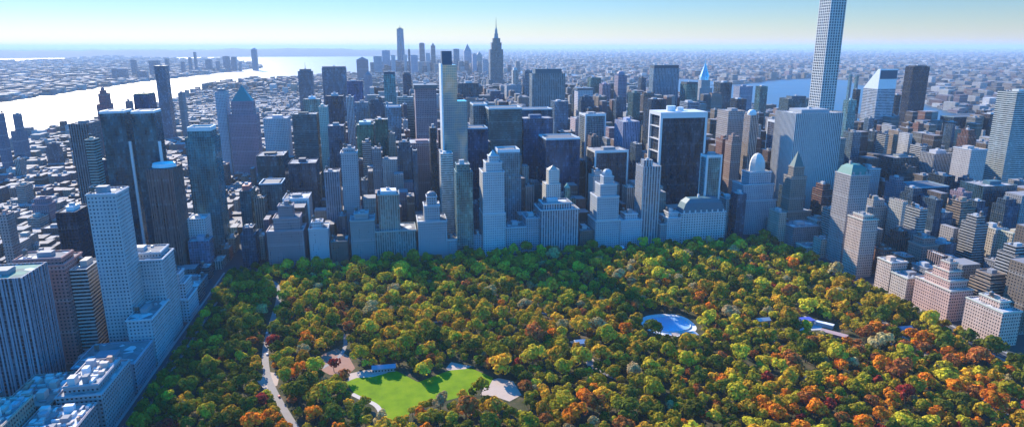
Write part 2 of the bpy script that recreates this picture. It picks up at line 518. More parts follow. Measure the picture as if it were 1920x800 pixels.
def t_mansard(col=(.07, .16, .17), h=12, k=.28):
    def f(root, a, b, c, d, z, wall):
        m = MB(); i = 1; x = (b - a) * k; y = (d - c) * k
        m.loft([m.rect_ring(a + i, b - i, c + i, d - i, z - 1.2), m.rect_ring(a + x * .5, b - x * .5, c + y * .5, d - y * .5, z + h * .7), m.rect_ring(a + x, b - x, c + y, d - y, z + h)])
        o = m.build('mansard_roof', plain('slate_roof', col, .6), root)
        n = max(3, int((b - a) / 9))
        for q in range(n):
            X = a + (b - a) * (q + .5) / n
            MB().box(X - 1.2, X + 1.2, c + .8, c + 3.5, z - 1.2, z + 4, bottom=True).build('dormer', plain('bulkhead', wall), o)
        MB().box((a + b) / 2 - 6, (a + b) / 2 - 3.5, (c + d) / 2, (c + d) / 2 + 3, z + h - .1, z + h + 5).build('chimney', plain('bulkhead', wall), o)
    return f


def t_dome(col=(.6, .58, .52), h=14, n=12, base=.42, spire=6):
    def f(root, a, b, c, d, z, wall):
        m = MB(); X, Y = (a + b) / 2, (c + d) / 2; r = min(b - a, d - c) * base
        R = lambda r, zz: [(X + r * cos(2 * pi * i / n), Y + r * sin(2 * pi * i / n), zz) for i in range(n)]
        m.loft([R(r, z - 1.2), R(r, z + h * .25)] + [R(max(.3, r * cos(t)), z + h * .25 + h * .75 * sin(t)) for t in (.3, .6, .9, 1.2, 1.5)])
        o = m.build('dome', plain('dome_stone', col, .6), root)
        if spire: MB().cyl(X, Y, z + h - .3, z + h + spire, .5, .1, 6).build('finial', plain('steel', (.12, .12, .12)), o)
    return f


def t_mech(col=(.1, .11, .13), h=8, inset=.12, white=False):
    def f(root, a, b, c, d, z, wall):
        x, y = (b - a) * inset, (d - c) * inset
        MB().box(a + x, b - x, c + y, d - y, z - 1.3, z + h).build('mechanical_floor', plain('louvres', col, .6), root)
        MB().box((a + b) / 2 - 3, (a + b) / 2 + 2, (c + d) / 2 - 3, (c + d) / 2 + 3, z + h, z + h + 3).build('lift_housing', plain('bulkhead', (.5, .5, .5)), root)
    return f


def t_ant(h=40, inner=None, r=.7):
    def f(root, a, b, c, d, z, wall):
        if inner: inner(root, a, b, c, d, z, wall)
        else: t_mech()(root, a, b, c, d, z, wall)
        zz = z + 5
        o = MB().cyl((a + b) / 2, (c + d) / 2, zz, zz + h * .5, r * 1.4, r, 8).cyl((a + b) / 2, (c + d) / 2, zz + h * .5, zz + h, r * .8, .15, 8)
        o.build('antenna', plain('steel', (.12, .12, .12)), root)
    return f


def t_rail(col=WHITE, h=7):
    """open pale screen round the roof"""
    def f(root, a, b, c, d, z, wall):
        m = MB()
        m.loft([m.rect_ring(a + .05, b - .05, c + .05, d - .05, z + .01), m.rect_ring(a + .05, b - .05, c + .05, d - .05, z + h), m.rect_ring(a + 1.2, b - 1.2, c + 1.2, d - 1.2, z + h), m.rect_ring(a + 1.2, b - 1.2, c + 1.2, d - 1.2, z + .01)], cap=False)
        m.build('roof_screen', plain('white_screen', col, .6), root)
        MB().box(a + 5, b - 5, c + 5, d - 5, z - 1.3, z + h * .6).build('mechanical_floor', plain('louvres', (.1, .11, .13), .6), root)
    return f


def Y_(px):  # tier list from pixel specs on one plane
    pass


SIL = False


def T(Y, dep, *specs):
    """specs: (xl, xr, ytop[, dy0, dy1]) lowest first, all on the plane y=Y.
    Far to the side the outline in the photograph takes in the building's flank too, so the front is narrower."""
    r = []
    c0 = (specs[0][0] + specs[0][1]) / 2
    if c0 < 600 or SIL and c0 > 1150:
        xl, xr, yt = specs[0][:3]; W_ = xr - xl; e = xr if c0 < 600 else xl
        X, z = on_y(e, yt, Y)
        while True:
            sw = abs(proj(X, Y, z)[0] - proj(X, Y + dep, z)[0])
            if sw < .42 * W_ or dep < 15: break
            dep *= .93
        k = 1 - min(sw, .42 * W_) / W_; d0_ = specs[0][4] if len(specs[0]) > 3 else dep; q = dep / max(d0_, dep)
        new = []
        for s in specs:
            m_ = xl if c0 < 600 else xr
            new.append((m_ + (s[0] - m_) * k, m_ + (s[1] - m_) * k, s[2], *[v * q for v in s[3:5]]))
        specs = new
    for s in specs:
        xl, xr, yt = s[:3]; d0, d1 = (s[3], s[4]) if len(s) > 3 else (0, dep)
        a, z = on_y(xl, yt, Y + d0); b, z2 = on_y(xr, yt, Y + d0)
        z = (z + z2) / 2
        r.append((a, b, Y + d0, Y + d1, z))
    return r


def TL(X, w_, *specs):
    """buildings whose park-side face stands on x = X (faces right); specs: (px of the near top corner, ytop, dep[, inset])"""
    r = []
    for s in specs:
        px, yt, dep = s[:3]; ins = s[3] if len(s) > 3 else 0
        Yn, z = on_x(px, yt, X - ins)
        r.append((X - w_ + ins * .5, X - ins, Yn, Yn + dep, z))
    return r


def TR(X, px_near, yt, px_far, px_right):
    """buildings whose sunny left face stands on x = X"""
    Yn, z = on_x(px_near, yt, X)
    Yf = bisect(lambda y: proj(X, y, z)[0] - px_far, Yn, Yn + 400)
    Xr = bisect(lambda x: proj(x, Yn, z)[0] - px_right, X, X + 300)
    return (X, Xr, Yn, Yf, z)


def S_(n): return 955 + (59 - n) * 80


def single(name, xl, xr, yt, Y, dep, label, **k):
    return bld(name, T(Y, dep, (xl, xr, yt)), label, **k)


# ---- far skyline, tip of the island
wt = T(7600, 62, (742, 758, 54))[0]
root = thing('skyscraper', 'tallest glass tower far off at the tip of the island, flat top with thin mast', 'skyscraper', ((wt[0] + wt[1]) / 2, 7631, 0))
h = wt[4]; r = 34
m = MB(); sq = lambda r, z, o: [(r * 1.41 * cos(pi / 4 + o + i * pi / 4) * (1 if i % 2 == 0 else .72 if o == 0 else 1.0), r * 1.41 * sin(pi / 4 + o + i * pi / 4) * (1 if i % 2 == 0 else .72 if o == 0 else 1.0), z) for i in range(8)]
m.loft([sq(r * 1.3, 0, 0), sq(r * 1.3, 60, 0), [(r * 1.05 * (1 if i % 2 else .9) * cos(pi / 4 + i * pi / 4), r * 1.05 * (1 if i % 2 else .9) * sin(pi / 4 + i * pi / 4), h) for i in range(8)]])
m.build('tower_shaft', facade('glass', (.3, .35, .4), GB, 6, 8), root)
MB().cyl(0, 0, h, h + 10, 18, 18, 12).build('mechanical_floor', plain('louvres', (.1, .11, .13)), root)
MB().cyl(0, 0, h + 10, h + 38, 3, .6, 6).build('antenna', plain('steel', (.12, .12, .12)), root)
FOOT.append((wt[0], wt[1], wt[2], wt[3])); HEROES.append((root, 'the tallest far tower', 750, 75, wt[0], 7600))

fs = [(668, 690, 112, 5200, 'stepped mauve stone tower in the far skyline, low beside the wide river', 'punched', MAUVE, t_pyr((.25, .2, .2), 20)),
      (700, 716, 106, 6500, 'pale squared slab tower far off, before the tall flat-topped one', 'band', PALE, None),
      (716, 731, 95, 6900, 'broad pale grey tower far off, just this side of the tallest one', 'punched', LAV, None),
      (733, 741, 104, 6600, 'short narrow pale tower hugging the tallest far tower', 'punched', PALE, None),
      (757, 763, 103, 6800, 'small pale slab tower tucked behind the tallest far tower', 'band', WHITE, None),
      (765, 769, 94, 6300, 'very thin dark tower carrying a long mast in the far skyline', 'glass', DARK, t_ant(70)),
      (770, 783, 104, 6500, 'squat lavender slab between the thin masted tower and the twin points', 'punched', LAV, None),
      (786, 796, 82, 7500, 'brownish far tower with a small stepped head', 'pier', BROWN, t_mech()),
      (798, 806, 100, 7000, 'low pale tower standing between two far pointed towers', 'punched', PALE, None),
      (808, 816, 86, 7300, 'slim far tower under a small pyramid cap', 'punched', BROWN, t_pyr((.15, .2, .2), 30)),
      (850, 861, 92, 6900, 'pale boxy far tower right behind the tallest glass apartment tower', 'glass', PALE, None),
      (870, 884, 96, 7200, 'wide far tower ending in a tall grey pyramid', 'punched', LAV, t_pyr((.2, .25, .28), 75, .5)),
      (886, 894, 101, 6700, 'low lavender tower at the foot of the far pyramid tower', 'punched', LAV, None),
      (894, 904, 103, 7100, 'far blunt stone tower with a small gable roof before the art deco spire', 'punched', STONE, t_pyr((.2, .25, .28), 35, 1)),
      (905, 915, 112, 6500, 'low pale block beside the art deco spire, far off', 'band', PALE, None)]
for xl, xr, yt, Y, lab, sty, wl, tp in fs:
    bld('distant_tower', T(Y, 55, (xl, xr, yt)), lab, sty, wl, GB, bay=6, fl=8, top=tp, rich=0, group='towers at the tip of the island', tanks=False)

# ---- towers on the far shore of the wide river
nj_t = [(470, 482, 93, 9600, 'tall slim blue tower alone on the far river bank', t_dome((.2, .3, .4), 22, 12, .4, 0)),
        (417, 431, 106, 9300, 'broad blue slab on the far river bank, first of the riverside trio', None),
        (432, 444, 107, 9450, 'twin-like blue slab next to the broad one on the far bank', None),
        (447, 453, 117, 9300, 'small low tower between the slabs and the tall slim one over the river', None),
        (384, 398, 112, 9200, 'squat dark office block on the far bank with uneven top', None),
        (362, 368, 98, 9000, 'needle thin dark tower on the far river bank', None),
        (352, 359, 108, 8900, 'short grey tower next to the needle thin one across the river', None),
        (338, 346, 116, 8600, 'very small dark tower on the far bank left of the grey one', None),
        (308, 317, 110, 8300, 'narrow dark tower on the far bank rising behind the lone riverside slab', None),
        (278, 300, 114, 7600, 'row-like grey apartment block on the far bank behind the lone slab', None),
        (244, 256, 113, 7900, 'isolated dark tower on the far low shore', None),
        (208, 240, 130, 6900, 'long low teal block on the far shore close to the water', None),
        (256, 278, 134, 6900, 'long low grey block on the far shore next to the teal one', None),
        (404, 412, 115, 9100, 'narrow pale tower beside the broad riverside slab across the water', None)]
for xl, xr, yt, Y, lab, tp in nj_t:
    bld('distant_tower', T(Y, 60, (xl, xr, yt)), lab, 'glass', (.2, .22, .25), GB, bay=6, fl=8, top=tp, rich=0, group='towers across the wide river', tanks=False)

# ---- Empire-like art deco skyscraper
Y = 2960
e = T(Y, 57, (912, 950, 165, 0, 60), (916, 946, 150, 3, 57), (919, 943.5, 93, 8, 50), (922, 940.5, 80, 11, 46), (924.5, 938, 72, 14, 42))
cx = (e[2][0] + e[2][1]) / 2


def t_deco(root, a, b, c, d, z, wall):
    X, Yc = (a + b) / 2, (c + d) / 2
    pm = plain('metal_grey', (.3, .31, .33), .4)
    m = MB(); m.cyl(X, Yc, z - 1, z + 8, 11, 9, 12); m.cyl(X, Yc, z + 8, z + 34, 6.5, 5.5, 12); m.cyl(X, Yc, z + 34, z + 48, 5.5, 1.6, 12)
    for s in (-1, 1):
        m.box(X + s * 7 - 1, X + s * 7 + 1, Yc - 3, Yc + 3, z + 8, z + 20); m.box(X - 1.5, X + 1.5, Yc + s * 7 - 1, Yc + s * 7 + 1, z + 8, z + 18)
    o = m.build('mooring_mast', pm, root)
    MB().cyl(X, Yc, z + 47.5, z + 90, 1.5, .3, 8).build('antenna', plain('steel', (.12, .12, .12)), o)


bld('skyscraper', e, 'grey art deco skyscraper with stepped shoulders and a tall needle spire', 'pier', (.4, .39, .38), GD, top=t_deco, short='the art deco spire', bay=5, fl=4, rich=0)
# ---- Chrysler-like steel spire tower
Y = 2250
e = T(Y, 35, (1308, 1340, 190, 0, 40), (1312, 1336, 165, 3, 37), (1315.5, 1332, 150, 6, 33))


def t_crown(root, a, b, c, d, z, wall):
    X, Yc = (a + b) / 2, (c + d) / 2; r0 = (b - a) / 2
    pm = plain('crown_steel', (.55, .57, .6), .3, .7)
    m = MB(); rings = []
    for k, (rr_, hh) in enumerate(((1, 0), (.92, 12), (.74, 22), (.55, 32), (.38, 41), (.22, 50), (.12, 58), (.02, 92))):
        n = 8; rings.append([(X + r0 * rr_ * 1.1 * cos(2 * pi * (i + .5) / n), Yc + r0 * rr_ * 1.1 * sin(2 * pi * (i + .5) / n), z - 1 + hh) for i in range(n)])
    m.loft(rings); o = m.build('spire_crown', pm, root)
    for k, (rr_, hh) in enumerate(((.9, 6), (.72, 17), (.55, 27))):
        q = MB(); q.cyl(X, Yc - r0 * rr_ * 1.02, z + hh, z + hh + 5, 3.2 - k * .5, .1, 3); q.build('crown_window', plain('dark_glass', (.03, .03, .04), .3), o)


bld('skyscraper', e, 'slender tower whose steel crown tapers to a needle, pale lit edge', 'punched', (.42, .42, .42), GD, top=t_crown, short='the steel needle crown', rich=0)

# ---- tallest things on the avenue side
# pencil tower with square windows, top out of frame
X0, z0 = on_y(1557, 10, 1200); X0 = on_y(1566, 210, 1200)[0]; X1 = on_y(1593, 210, 1200)[0]
Yf = 1200 + 38
X0 = 856; X1 = 856 + 33
root = thing('skyscraper', 'pencil thin white concrete tower with square windows, its head cut by the frame', 'skyscraper', ((X0 + X1) / 2, 1219, 0))
wd = (X1 - X0) / 2; Hh = 426
MB().box(-wd + .8, wd - .8, -17, 18, 0, Hh - 1).build('glass_core', facade('glass', (.1, .16, .2), (.05, .17, .24), 6, 5), root)
m = MB(); n = 6
for i in range(n + 1):
    x = -wd + 2 * wd * i / n; x0_, x1_ = max(-wd, x - .75), min(wd, x + .75)
    m.box(x0_, x1_, -18, -17.05, 0, Hh, bottom=True)
for i in range(n + 1):
    y = -17 + 35 * i / n
    for s in (-1, 1):
        xx = (-wd - .2, -wd + .75) if s < 0 else (wd - .75, wd + .2)
        m.box(xx[0], xx[1], y - .75, y + .75, 0, Hh, bottom=True)
m.build('concrete_mullions', plain('white_concrete', (.62, .6, .55), .7, 0, .12), root)
m = MB(); z = 4.5
while z < Hh:
    m.box(-wd - .12, wd + .12, -17.9, 18.1, z, z + 1.5, bottom=True); z += 5.2
m.build('floor_edges', plain('white_concrete', (.62, .6, .55), .7, 0, .12), root)
FOOT.append((X0, X1, 1200, 1238)); HEROES.append((root, 'the pencil thin tower', 1560, 200, X0, 1200))

# wedge roofed tower
Y = 1480
Yn, zz = on_y(1651, 130, Y)
X0 = Yn; Xr = on_y(1681, 135, Y)[0] + 4; z1 = zz
a, b, d = X0, Xr, 52
root = thing('skyscraper', 'silver tower whose roof slopes down in one white wedge, dark louvred face beside it', 'skyscraper', ((a + b) / 2, Y + d / 2, 0))
hw = (b - a) / 2
MB().box(-hw, hw, -d / 2, d / 2, 0, z1 - 48).build('tower_shaft', facade('band', (.62, .62, .62), (.12, .2, .28), 5, 3.9), root)
m = MB(); zl, zh = z1 - 48, z1
m.add([(-hw, -d / 2, zl), (hw, -d / 2, zl), (hw, d / 2, zl), (-hw, d / 2, zl), (-hw, -d / 2, zh), (hw, -d / 2, zh), (hw, -d / 2 + 8, zh), (-hw, -d / 2 + 8, zh)],
      [(0, 1, 5, 4), (1, 2, 6, 5), (3, 0, 4, 7), (2, 3, 7, 6), (4, 5, 6, 7)])
m.build('wedge_roof', plain('white_panel', (.8, .8, .78), .4), root)
MB().box(-hw + 2, hw - 1, -d / 2 - .4, -d / 2 - .02, zh - 24, zh - 3, bottom=True).build('louvre_panel', plain('louvres', (.05, .08, .12), .5), root)
FOOT.append((a, b, Y, Y + d)); HEROES.append((root, 'the wedge roofed tower', 1650, 190, a, Y))

single('skyscraper', 1713, 1744, 125, 1900, 34, 'nearly black monolith slab tower over the narrow river', style='glass', wall=DARK, glass=(.03, .035, .06), short='the black monolith', top=t_mech((.05, .05, .06), 3), rich=0)

# white framed glass slab (sloping base)
Y = 1075
a, z1 = on_y(1239, 218, Y); b, z2 = on_y(1327, 216, Y); z1 = (z1 + z2) / 2
root = thing('skyscraper', 'black glass slab in a broad white stone frame, white tanks on its roof', 'skyscraper', ((a + b) / 2, Y + 26, 0))
hw = (b - a) / 2; gm = facade('glass', (.03, .035, .045), (.02, .05, .09), 3, 4); fm = plain('travertine', (.66, .63, .6), .5, 0, .12)


def slab_y(z): return -26 - (22 * max(0, 1 - z / 75) ** 2)


m = MB(); zs = [0, 15, 30, 50, 75, z1]
m.loft([[(-hw + 4, slab_y(z) + .6, z), (hw - 4, slab_y(z) + .6, z), (hw - 4, -slab_y(z) - .6, z), (-hw + 4, -slab_y(z) - .6, z)] for z in zs]); m.build('tower_shaft', gm, root)
m = MB()
for s in (-1, 1):
    x0_, x1_ = (-hw, -hw + 4) if s < 0 else (hw - 4, hw)
    for t in (-1, 1):
        q = 4.5
        m.loft([[(x0_, t * -slab_y(z) - (0 if t > 0 else -0) - (q if t > 0 else 0), z), (x1_, t * -slab_y(z) - (q if t > 0 else 0), z), (x1_, t * -slab_y(z) + (0 if t > 0 else q), z), (x0_, t * -slab_y(z) + (0 if t > 0 else q), z)] for z in zs])
    for zc in range(20, int(z1) - 8, 22): m.box(x0_ + .5, x1_ - .5, -21, 21, zc, zc + 1.5, bottom=True)
m.box(-hw, hw, -26, 26, z1, z1 + 6, bottom=True); m.box(-hw + 4, hw - 4, -26.3, -25.4, z1 - 4, z1, bottom=True)
m.build('stone_frame', fm, root)
c_ = MB().cyl(-14, 0, z1 + 6, z1 + 15, 8, 8, 16).cyl(2, 4, z1 + 6, z1 + 12, 6, 6, 16)
MB().cyl(-14, 0, z1 + 6, z1 + 15, 8, 8, 16).build('cooling_drum', plain('white_panel', (.8, .8, .78), .4), root)
MB().cyl(5, 4, z1 + 6, z1 + 12, 6, 6, 16).build('cooling_drum', plain('white_panel', (.8, .8, .78), .4), root)
FOOT.append((a, b, Y - 24, Y + 76)); HEROES.append((root, 'the white framed black slab', 1280, 290, a, Y))
bld('tower_block', T(985, 22, (1326, 1354, 291)), 'teal glass slab with thin white edges before the white framed black slab', 'glass', (.4, .42, .42), GT, frame=WHITE, rich=0, short='the thin teal slab')

# big white slab with vertical piers by the park corner
t = T(1045, 62, (1493, 1581, 212))
bld('skyscraper', t, 'massive pale marble slab with unbroken vertical piers, near the park corner', 'pier', (.6, .58, .55), (.04, .07, .11), piers=3.6, bay=3.6, short='the great pale slab', top=t_mech((.35, .36, .37), 5, .2), roof=(.45, .45, .45), rich=0)

# sherry-like spire hotel in front of it
t = T(950, 30, (1478, 1522, 395, 0, 32), (1484, 1513, 330, 5, 26), (1489, 1509, 312, 7, 22))
bld('hotel_tower', t, 'dark spired hotel tower standing against the great pale slab', 'punched', (.3, .25, .2), GD, top=t_pyr((.07, .14, .13), 24, .5), short='the dark spired hotel', rich=0, cornice=True)
t = T(905, 36, (1488, 1537, 424, 0, 38))
bld('apartment_block', t, 'grey stone block with flat roof at the foot of the great pale slab', 'punched', GREY, GD, short='the grey block by the park corner', roof=(.35, .36, .38), cornice=True)
t = T(925, 30, (1462, 1486, 398))
bld('apartment_block', t, 'beige narrow block catching sun below the great pale slab', 'punched', CREAM, GD)
t = T(870, 26, (1512, 1546, 462)); bld('low_building', t, 'low cream building with a small court among trees by the park corner', 'punched', CREAM, GD, cornice=True)
t = T(850, 22, (1541, 1561, 448)); bld('low_building', t, 'small cream annexe between the park corner and the first avenue tower', 'punched', CREAM, GD)

# dome topped hotel
t = T(990, 44, (1386, 1456, 375, 0, 46), (1394, 1452, 345, 4, 40), (1406, 1447, 322, 8, 34))
bld('hotel_tower', t, 'broad blue-grey hotel stepping up to a pale eight-sided dome', 'punched', PALE, GB, top=t_dome((.66, .63, .57), 30, 8, .5, 3), short='the domed hotel', cornice=True, rich=0)
# chateau hotel with mansard roof
t = T(958, 48, (1278, 1362, 398))
bld('chateau_hotel', t, 'white chateau hotel under a steep blue-green mansard roof, facing the park corner', 'punched', (.68, .67, .64), GD, top=t_mansard((.05, .15, .19), 22, .2), short='the mansard chateau hotel', cornice=True, bay=4.4, fl=4.2)
bld('low_building', T(990, 40, (1362, 1386, 372)), 'small pale block between the mansard chateau hotel and the domed hotel', 'punched', WHITE, GD, cornice=True)

# residential glass skyscraper (dark cap, pale striped flank)
Y = 1115
a0, zA = on_y(827, 96, Y); a1, _ = on_y(856, 120, Y); _, zB = on_y(842, 122, Y)
a2, zC = on_y(876, 190, Y)
root = thing('skyscraper', 'tallest glass apartment tower at centre, dark cap, stepped shoulder and pale striped flank', 'skyscraper', (a0, Y, 0))
w1 = a1 - a0; w2 = a2 - a0; w0 = on_y(847, 96, Y)[0] - a0
N = NT('painted_reflection_glass'); tc = N.n('ShaderNodeTexCoord').outputs['Object']; sp = N.n('ShaderNodeSeparateXYZ'); N.l(tc, sp.inputs[0])
fz = N.math('FRACT', N.math('DIVIDE', sp.outputs[2], 4.0)); fx = N.math('FRACT', N.math('DIVIDE', sp.outputs[0], 3.2))
ln = N.math('MAXIMUM', N.math('LESS_THAN', fz, .14), N.math('LESS_THAN', fx, .08))
col = N.ramp(N.noise(tc, .035, 4, .6), [(.3, (.06, .16, .24)), (.5, (.12, .26, .3)), (.62, (.3, .3, .22)), (.75, (.35, .42, .45))])  # gold and pale reflections painted into the glass colour
N.bsdf(N.mix(ln, col, (.5, .5, .48)), .16, .55, .5); rg = N.m
MB().box(0, w1, 0, 40, 0, zB).build('tower_shaft', rg, root)
MB().box(w1, w2, 2, 36, 0, zC).build('tower_shaft', rg, root)
MB().box(1, w0, 1.5, 24, zB, zA).build('mechanical_floor', plain('louvres', (.05, .09, .14), .5), root)
m = MB(); m.box(-1.2, -.05, -1, 41, 0, zB + 2, bottom=True); m.box(-.05, 1.4, -1, -.05, 0, zB + 2, bottom=True); m.build('painted_lit_edge', plain('white_panel', (.8, .8, .78), .4), root)  # white panel stands in for the sunlit stripe of the left face
FOOT.append((a0 - 1, a2, Y, Y + 42)); HEROES.append((root, 'the tallest glass tower', 845, 200, a0, Y))
# lower slab at its base: sun glare painted as very pale stone
t = T(1048, 34, (826, 849, 288)); bld('tower_block', t, 'slim cream slab, sun glare painted in, standing against the base of the tallest glass tower', 'band', (.78, .74, .64), (.3, .32, .33), rich=0, short='the slim cream slab', roof=(.6, .6, .6))

# ---- row of towers facing the park, from the west
P = dict(cornice=True)
bld('apartment_block', T(952, 40, (499, 574, 432, 0, 42), (512, 566, 408, 4, 36), (522, 552, 385, 8, 28)), 'stepped mauve stone apartment house rising like a ziggurat at the park edge', 'punched', (.36, .28, .29), GD, short='the mauve ziggurat', **P)
bld('apartment_block', T(1035, 45, (530, 584, 372)), 'broad pale gridded block with white top edge behind the mauve ziggurat', 'punched', (.55, .54, .54), GB, short='the pale gridded block', rich=1, bay=4.6, frame=WHITE)
bld('apartment_block', T(955, 34, (578, 618, 428, 0, 34), (584, 606, 416, 5, 26)), 'small light blue-white apartment block with stepped top in the park front', 'punched', (.6, .62, .64), GD, **P)
bld('tower_block', T(1035, 30, (607, 636, 322)), 'slim grey-blue tower with ribbed face behind the park front', 'pier', (.34, .33, .36), GB, short='the ribbed grey tower')
bld('tower_block', T(1040, 32, (638, 669, 286, 0, 32), (643, 664, 278, 5, 26)), 'slim pale-capped stone tower paired with the ribbed grey one', 'punched', (.45, .44, .45), GB, **P)
bld('apartment_block', T(957, 34, (619, 652, 452)), 'lowest dark infill house in the park front beside the small stepped block', 'punched', BROWN, GD)
bld('apartment_block', T(955, 36, (656, 702, 412, 0, 36), (664, 690, 400, 5, 28)), 'teal-grey apartment block with white rooftop huts in the park front', 'punched', (.24, .34, .35), GD, short='the teal-grey block', roof=(.5, .5, .5), **P)
bld('hotel_tower', T(955, 44, (697, 780, 432, 0, 44), (708, 748, 364, 6, 36)), 'greenish hotel tower with a bright flat cap and thin mast over a wide base', 'pier', (.34, .38, .35), GT, top=t_ant(34, t_mech((.6, .62, .62), 4)), short='the bright capped hotel', **P)
bld('apartment_block', T(955, 40, (783, 838, 414, 0, 42), (795, 825, 385, 5, 34), (800, 819, 368, 9, 28)), 'stepped grey apartment tower with a small dark crown beside the slim cream slab', 'punched', (.42, .44, .46), GD, top=t_dome((.2, .22, .24), 6, 8, .5, 5), short='the small crowned tower', **P)
bld('apartment_block', T(957, 32, (838, 857, 448)), 'low narrow house at the foot of the slim cream slab', 'punched', (.4, .44, .46), GD, **P)
bld('apartment_block', T(955, 40, (852, 888, 420, 0, 42), (852, 886, 322, 1, 34), (856, 881, 308, 5, 28)), 'tall greenish glass-panelled tower with two rounded crown steps in the park front', 'glass', (.3, .42, .42), (.1, .27, .27), bay=3, short='the green panelled tower', rich=0)
bld('apartment_block', T(957, 32, (888, 905, 440)), 'low dark house squeezed beside the green panelled tower', 'punched', (.3, .36, .4), GD)
bld('apartment_block', T(953, 40, (903, 948, 400, 0, 42), (905, 946, 322, 1, 38), (911, 941, 304, 5, 32), (917, 935, 292, 9, 26)), 'tall light stone apartment tower with ornate stepped crown in the middle of the park front', 'punched', (.62, .64, .64), GB, bay=2.8, short='the ornate light tower', top=t_pyr((.3, .45, .47), 8, 1), **P)
bld('hotel_tower', T(1046, 44, (930, 977, 330, 0, 44), (934, 975, 286, 3, 40)), 'broad pale-topped glassy hotel tower behind the ornate light tower', 'glass', (.5, .55, .57), (.1, .25, .34), short='the pale-topped hotel', top=t_rail((.75, .76, .76), 5))
bld('apartment_block', T(957, 34, (949, 986, 425)), 'plain grey-blue apartment house beside the ornate light tower', 'punched', (.4, .46, .5), GD, **P)
bld('apartment_block', T(957, 34, (986, 1012, 408)), 'taller plain apartment house next to the wide striped hotel', 'punched', (.36, .4, .45), GD, **P)
bld('hotel', T(953, 46, (1012, 1086, 392, 0, 46), (1018, 1072, 380, 6, 36)), 'wide grand hotel with pale vertical stripes facing the park', 'pier', (.58, .6, .62), GB, bay=4, short='the wide striped hotel', **P)
bld('tower_block', T(1040, 26, (1024, 1052, 345, 0, 28), (1029, 1049, 318, 4, 22)), 'small white stone tower with tapered head peeping over the wide striped hotel', 'punched', (.75, .73, .66), GD, top=t_pyr((.5, .4, .34), 6, .5), short='the small white tower')
bld('tower_block', T(1030, 22, (1056, 1080, 372, 0, 26), (1060, 1070, 352, 3, 14)), 'little green-tinted tower beside the small white tower', 'glass', (.3, .42, .38), GT, top=t_pyr((.15, .4, .33), 7, .3), rich=0)
bld('apartment_block', T(957, 36, (1087, 1114, 432)), 'dark low house in the gap beside the wide striped hotel', 'punched', BROWN, GD)
bld('hotel_tower', T(953, 40, (1117, 1163, 412, 0, 42), (1120, 1161, 368, 2, 38), (1126, 1157, 345, 5, 32), (1132, 1151, 330, 9, 26)), 'many-stepped stone hotel tower near the east end of the park front', 'punched', (.5, .53, .54), GB, top=t_dome((.4, .45, .47), 10, 8, .5, 4), short='the many-stepped hotel', **P)
bld('tower_block', T(1045, 24, (1112, 1132, 330, 0, 26), (1115, 1129, 320, 3, 20)), 'narrow pink-white tower lit on one side behind the many-stepped hotel', 'punched', (.68, .55, .5), GD)
bld('apartment_block', T(957, 36, (1164, 1204, 412, 0, 36), (1172, 1196, 400, 5, 26)), 'bright blue-white apartment house beside the slender sunlit slab', 'punched', (.56, .6, .64), GB, roof=(.7, .7, .7), **P)
bld('tower_block', T(965, 34, (1207, 1240, 312, 0, 34), (1208, 1224, 300, 4, 18)), 'slender ribbed slab with one brightly sunlit edge', 'pier', (.62, .6, .57), GB, short='the slender sunlit slab', bay=4.5)
bld('apartment_block', T(957, 34, (1212, 1250, 420)), 'dark green-blue apartment house below the slender sunlit slab', 'punched', (.26, .34, .36), GD, **P)
bld('apartment_block', T(957, 34, (1250, 1277, 408, 0, 34), (1254, 1272, 398, 5, 24)), 'small white-roofed house left beside the mansard chateau hotel', 'punched', (.6, .62, .63), GD, roof=(.75, .74, .7), **P)

